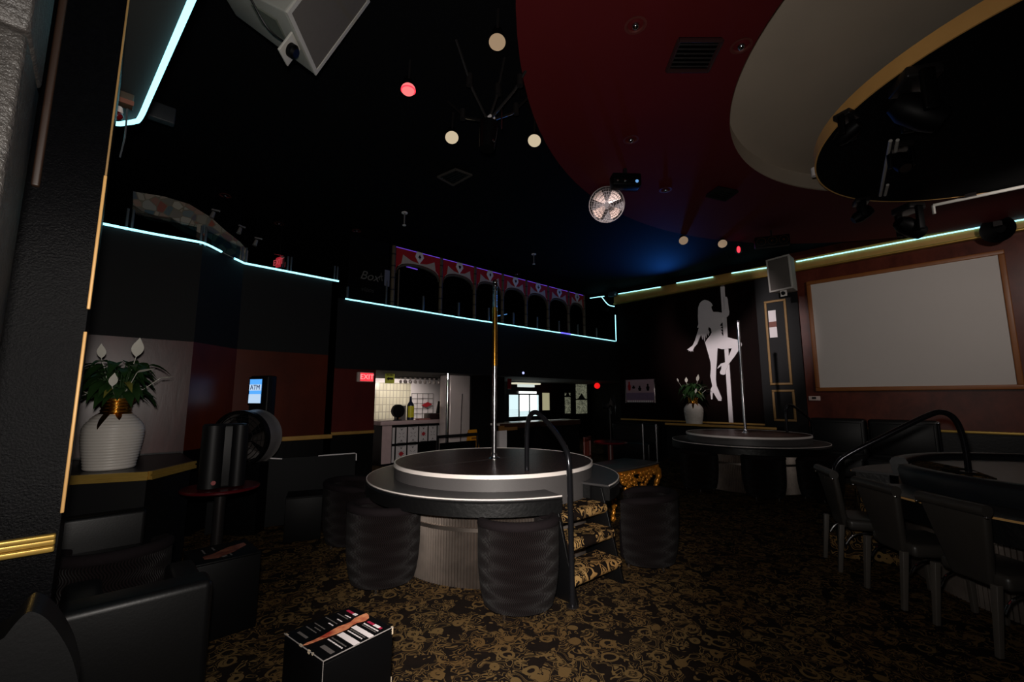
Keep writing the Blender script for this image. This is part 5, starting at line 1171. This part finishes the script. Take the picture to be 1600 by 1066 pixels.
for k, (x, y, z, lab) in enumerate(((993, 38, 4.35, 'recessed downlight near the top of the red ceiling disc'), (986, 217, 4.35, 'recessed downlight in the middle of the red ceiling disc'), (1158, 70, 4.35, 'recessed downlight close to the grey recess rim'), (1040, 296, 4.35, 'recessed downlight right of the ceiling fan'), (352, 305, 4.6, 'recessed downlight in the black ceiling by the track spotlights'), (436, 349, 4.6, 'recessed downlight above the upstairs exit sign'), (557, 360, 4.6, 'recessed downlight left of the arcade'), (808, 428, 4.6, 'recessed downlight over the fifth crimson arch'))):
    loc = [(2.745, 1.533, 4.350), (4.035, 2.365, 4.350), (3.545, 1.050, 4.350), (5.419, 2.677, 4.350), (1.135, 7.645, 4.600), (2.062, 8.265, 4.600), (3.210, 7.636, 4.600), (7.368, 7.645, 4.600)][k]
    if dl is None:
        dl = thing('downlight', lab, 'downlight', loc, group='recessed ceiling downlights')
        MB().lathe([(0.075, 0), (0.085, -0.012), (0.065, -0.012), (0.06, 0.0)], 32).obj('trim_ring', pm('red_brown_ring', '#5a2a24', 0.4), dl); MB().sphere((0, 0, -0.012), 0.03, 14, 8).obj('bulb', M['chrome'], dl)
    else: dup(dl, loc, None, lab)
for lab, loc in (('white pendant sprinkler left of the arcade', (3.465, 6.319, 4.500)), ('white pendant sprinkler above the fourth crimson arch', (6.580, 6.307, 4.500))):
    t = thing('sprinkler', lab, 'sprinkler', loc, group='pendant ceiling sprinklers')
    MB().cyl(0.012, -0.12, 0.1, 10).obj('pipe', M['drum'], t); MB().cyl(0.05, 0.085, 0.1, 20).obj('escutcheon', M['white'], t); MB().cyl(0.03, -0.13, -0.12, 16).obj('deflector', M['white'], t)
# ceiling cage fan
fc = Vector((4.810, 3.227, 4.120)); ax = (Vector((0.4, 0.3, 1.3)) - fc).normalized()
t = thing('ceiling_fan', 'round caged fan hung from the edge of the red ceiling disc', 'fan', fc); R = rot_axis(ax)
m = MB(); m.M = R
for r_ in (0.05, 0.09, 0.13, 0.17, 0.205, 0.235): m.tube([(r_ * math.cos(2 * PI * k / 40), r_ * math.sin(2 * PI * k / 40), 0.05 - 0.05 * (r_ / 0.235) ** 2) for k in range(40)], 0.003 if r_ < 0.23 else 0.008, 5, closed=True)
for k in range(36): a = 2 * PI * k / 36; m.tube([(0.03 * math.cos(a), 0.03 * math.sin(a), 0.05), (0.235 * math.cos(a + 0.2), 0.235 * math.sin(a + 0.2), 0)], 0.0022, 4)
m.obj('cage', M['fan_cage'], t)
m = MB(); m.M = R; m.lathe([(0.235, 0), (0.235, -0.07), (0.1, -0.11), (0, -0.11)], 40); m.obj('rear_shell', pm('dark_fan_shell', '#171313', 0.7), t)
for k in range(4):
    m = MB(); m.M = R; a = 2 * PI * k / 4 + 0.3; b = a + 0.85
    m.add([(0.04 * math.cos(a), 0.04 * math.sin(a), -0.03), (0.2 * math.cos(a), 0.2 * math.sin(a), -0.015), (0.215 * math.cos((a + b) / 2), 0.215 * math.sin((a + b) / 2), -0.025), (0.2 * math.cos(b), 0.2 * math.sin(b), -0.04), (0.04 * math.cos(b), 0.04 * math.sin(b), -0.04)], [(0, 1, 2, 3, 4)])
    m.obj('blade', M['fan_blade'], t, smooth=0)
m = MB(); m.M = R; m.cyl(0.035, 0.02, 0.055, 20); m.obj('hub', M['dark_metal'], t)
MB().tube([tuple(-ax * 0.1), tuple(-ax * 0.22 + Vector((0, 0, 0.05))), (-ax.x * 0.25, -ax.y * 0.25, 0.23)], 0.02, 8).obj('bracket', M['dark_metal'], t)
t = thing('effect_light', 'black boxy effect light with small coloured lenses beside the ceiling fan', 'stage light', (4.540, 2.764, 4.180), math.radians(-40))
MB().box(-0.18, 0.18, -0.08, 0.08, -0.08, 0.08).obj('housing', M['box_black'], t, bevel=0.02); MB().box(-0.02, 0.02, -0.02, 0.02, 0.08, 0.17).obj('hanger', M['dark_metal'], t)
for x, mt in ((-0.12, M['chrome']), (-0.03, M['chrome']), (0.12, em('blue_pin_lens', (0.2, 0.5, 1, 1), 0.7))): MB().sphere((x, -0.08, -0.03), 0.02, 10, 6).obj('lens', mt, t)
# hanging loudspeakers
def hang_speaker(label, B, ex, ey, ez, wd, ht, dp):   # B bottom-front-right corner; ex along front edge, ez up the front, ey to the rear
    t = thing('hanging_speaker', label, 'speaker', B, group='grey hanging loudspeakers')
    Mx = Matrix((tuple(list(v) + [0]) for v in (ex, ey, ez))).to_3x3().transposed().to_4x4() if False else Matrix(((ex[0], ey[0], ez[0], 0), (ex[1], ey[1], ez[1], 0), (ex[2], ey[2], ez[2], 0), (0, 0, 0, 1)))
    m = MB(); m.M = Mx; i = wd * 0.22
    m.hexa([(0, 0, 0), (wd, 0, 0), (wd - i, dp, 0), (i, dp, 0), (0, 0, ht), (wd, 0, ht), (wd - i, dp, ht), (i, dp, ht)] if Mx.determinant() > 0 else
           [(i, dp, 0), (wd - i, dp, 0), (wd, 0, 0), (0, 0, 0), (i, dp, ht), (wd - i, dp, ht), (wd, 0, ht), (0, 0, ht)])
    m.obj('cabinet', M['spk'], t, bevel=0.012)
    m = MB(); m.M = Mx; m.box(0.03, wd - 0.03, -0.008, -0.001, 0.03, ht - 0.03); m.obj('grille', M['grille'], t, smooth=0)
    m = MB(); m.M = Mx
    for b in ((0, wd, 0, 0.03), (0, wd, ht - 0.03, ht), (0, 0.03, 0.03, ht - 0.03), (wd - 0.03, wd, 0.03, ht - 0.03)): m.box(b[0], b[1], -0.014, -0.001, b[2], b[3])
    m.obj('front_border', M['spk_edge'], t)
    pw = wd * 0.27; ps = wd * 0.42
    m = MB(); m.M = Mx; m.box(ps, ps + pw, 0.02, 0.035, -pw, 0.0); pl = m.obj('bracket_plate', M['spk_edge'], t, bevel=0.004)
    m = MB(); m.M = Mx @ Matrix.Translation((ps + pw / 2, 0.02, -pw / 2)) @ Matrix.Rotation(PI / 2, 4, 'X'); m.lathe([(pw * 0.3, 0), (pw * 0.3, 0.03), (pw * 0.2, 0.045), (0, 0.045)], 24); m.obj('knob', M['box_black'], pl)
    return t, Mx
B, A, C, D = Vector((0.94, 3.12, 3.86)), Vector((0.61, 2.66, 3.83)), Vector((1.22, 2.87, 4.49)), Vector((0.52, 3.39, 4.16))
ex = (A - B).normalized(); ez = (C - B).normalized(); ey = (D - B) - ex * (D - B).dot(ex) - ez * (D - B).dot(ez); ey.normalize()
t, Mx = hang_speaker('big grey loudspeaker hanging close overhead at the top of the picture', B, ex, ey, ez, 0.56, 0.72, 0.58)
m = MB(); m.M = Mx; m.tube(smooth_path([(0.33, 0.03, -0.06), (0.45, 0.10, -0.10), (0.55, 0.22, -0.04), (0.60, 0.36, 0.02), (0.45, 0.40, -0.01)], 5), 0.006, 6); m.obj('cable', M['rubber'], t)
m = MB(); m.M = Mx; m.box(0.25, 0.42, 0.12, 0.30, -0.012, -0.001); m.obj('connector_panel', pm('grey_green_panel', '#5c6057', 0.5), t)
p0, p1, p2 = Vector((10.000, 2.727, 4.371)), Vector((10.000, 2.775, 3.685)), Vector((10.000, 2.252, 4.352))
exs = Vector((-0.25, -1, 0)).normalized(); eys = Vector((1, -0.25, 0)).normalized()
hang_speaker('grey loudspeaker on the right wall between the dancer and the screen', p1, exs, eys, Vector((-0.12, 0, 1)).normalized(), abs(p2.y - p0.y) * 0.98, p0.z - p1.z, 0.36)[0]['label']
wb = MB().box(-0.02, 0.32, -0.04, 0.04, -0.03, 0.03).obj('wall_bracket', M['dark_metal'], S.objects['hanging_speaker.001'], loc=(0.30, -0.3, 0.3))
tag(MB().tube([(0.75, 3.1, 4.3), (0.75, 3.1, 4.6)], 0.02, 8).obj('hanging_chain', M['dark_metal']), 'dark hanger holding the big overhead loudspeaker', 'hanger')
# gear under the black ceiling disc
def head(label, loc, s, tilt, rz):
    t = thing('moving_head', label, 'stage light', loc, rz, 'black moving-head lights under the ceiling disc')
    MB().box(-0.15 * s, 0.15 * s, -0.13 * s, 0.13 * s, -0.10 * s, 0).obj('base', M['dark_metal'], t, bevel=0.02 * s)
    for x in (-0.16 * s, 0.16 * s): MB().box(x - 0.025 * s, x + 0.025 * s, -0.05 * s, 0.05 * s, -0.42 * s, -0.06 * s).obj('yoke_arm', M['box_black'], t, bevel=0.015 * s)
    m = MB(); m.M = Matrix.Translation((0, 0, -0.34 * s)) @ Matrix.Rotation(tilt, 4, 'X'); m.lathe([(0, -0.2 * s), (0.08 * s, -0.2 * s), (0.125 * s, -0.1 * s), (0.125 * s, 0.08 * s), (0.1 * s, 0.18 * s), (0.085 * s, 0.17 * s), (0, 0.16 * s)], 28)
    m.obj('lamp_body', M['box_black'], t); m = MB(); m.M = Matrix.Translation((0, 0, -0.34 * s)) @ Matrix.Rotation(tilt, 4, 'X'); m.disc(0.083 * s, 0.172 * s, 28); m.obj('lens', pm('dull_lens', '#2f2622', 0.15), t)
head('largest moving-head light under the middle of the black ceiling disc', (4.568, 0.110, 4.090), 0.95, 2.2, math.radians(30))
head('cluster moving-head light close to the gold rim of the ceiling disc', (4.763, 0.586, 4.090), 0.55, 1.2, math.radians(-20))
head('tilted moving-head light beside the pale light tubes', (5.750, 0.310, 4.090), 0.6, 2.6, math.radians(-60))
head('lower left moving-head light silhouetted against the red ceiling', (7.005, 0.807, 4.070), 0.6, 1.0, math.radians(20))
head('lower right moving-head light silhouetted against the red ceiling', (7.704, 0.410, 4.070), 0.9, 2.0, math.radians(50))
t = thing('light_tubes', 'pair of pale unlit light tubes under the black ceiling disc', 'light', (6.032, 0.423, 4.000))
b = Vector((6.032, 0.423, 4.000))
for p, q in (((5.417, 0.351, 4.000), (6.858, 0.599, 4.000)), ((5.453, 0.302, 4.000), (5.689, 0.340, 4.000)), ((6.560, 0.496, 4.000), (6.879, 0.555, 4.000))): MB().tube([Vector(p) - b, Vector(q) - b], 0.016, 8).obj('tube', M['spk_edge'], t)
MB().cyl(0.012, 0, 0.11, 8).obj('hanger', M['dark_metal'], t)
p, q = Vector((7.898, 0.172, 4.060)), Vector((7.986, -0.750, 4.060))
t = thing('light_batten', 'long pale light batten below the black ceiling disc at the right edge', 'light', p)
MB().tube([(0, 0, 0), tuple(q - p)], 0.02, 8).obj('tube', M['spk_edge'], t); MB().tube([(0, 0, 0.0), (0, 0, -0.12)], 0.018, 8).obj('end_cap', M['spk_edge'], t); MB().box(-0.03, 0.03, -0.4, -0.3, 0.0, 0.05).obj('clamp', M['dark_metal'], t)
t = thing('horn_speaker', 'black horn speaker on the cornice at the right edge', 'speaker', (10.350, -0.480, 4.215))
m = MB(); m.M = rot_axis(Vector((-1, 0.3, -0.25))); m.lathe([(0, -0.25), (0.07, -0.25), (0.08, -0.12), (0.2, 0.03), (0.21, 0.05), (0.18, 0.03), (0.06, -0.1), (0, -0.1)], 32); m.obj('horn', M['box_black'], t)
MB().box(-0.02, 0.2, -0.05, 0.05, 0.05, 0.15).obj('bracket', M['dark_metal'], t); MB().box(-0.04, 0.02, -0.05, 0.05, 0.2, 0.28).obj('label_plate', pm('grey_plate', '#5a5458', 0.5), t)
tag(MB().cyl(0.035, -0.05, 0.05, 14).obj('rim_lamp', M['white'], loc=(5.963, 1.081, 4.170)), 'small white lamp at the far tip of the gold ceiling rim', 'lamp')
# fixtures under the overhead gallery at upper left
t = thing('alarm_box', 'brown alarm box with a red beacon under the overhead gallery at upper left', 'alarm', (-0.055, 3.0, 3.0))
b = Vector((-0.055, 3.0, 3.0))
for nm, p, q, mt in (('housing', (184, 122), (206, 165), pm('brown_alarm_housing', '#3a2c1e', 0.6)),):
    a_, c_ = Vector((-0.081, 3.000, 3.203)), Vector((-0.007, 3.000, 3.076))
    MB().box(a_.x - b.x, c_.x - b.x, 0, 0.06, c_.z - b.z, a_.z - b.z).obj(nm, mt, t, bevel=0.006)
    Hh = a_.z - c_.z
    for z0 in (a_.z - Hh * 0.2, c_.z): MB().box(a_.x - b.x, c_.x - b.x + 0.002, -0.004, 0.0, z0 - b.z, z0 + Hh * 0.2 - b.z).obj('orange_band', pm('faded_orange_band', '#6d3d2c', 0.6), t)
rb = Vector((-0.064, 3.020, 3.017)) - b
MB().at(rb).lathe([(0.0, 0.035), (0.018, 0.035), (0.022, 0.01), (0.018, 0.0), (0, 0)], 20).obj('beacon_base', M['exit_body'], t); MB().sphere(rb + Vector((0, 0, -0.012)), 0.024, 16, 10).obj('beacon', pm('red_beacon', '#5a0a0e', 0.15), t)
tag(MB().tube([(-0.026, 2.950, 3.394), (-0.022, 2.950, 3.195)], 0.004, 6).obj('thin_rod', M['post_clear']), 'thin metal rod above the brown alarm box at upper left', 'rod')
tag(MB().tube([(-0.028, 2.980, 3.040), (-0.024, 2.980, 2.875), (-0.034, 2.980, 2.759)], 0.004, 6).obj('thin_rod', M['post_clear']), 'thin metal rod hanging below the brown alarm box at upper left', 'rod')
t = thing('wall_lamp', 'dim square lamp in the dark just right of the bent neon tube', 'lamp', (0.190, 5.000, 4.155))
MB().box(-0.10, 0.10, -0.03, 0.05, -0.08, 0.08).obj('housing', pm('dim_grey_housing', '#2c3034', 0.5), t, bevel=0.01); MB().box(-0.16, -0.1, -0.01, 0.01, 0.0, 0.03).obj('bracket', M['dark_metal'], t)
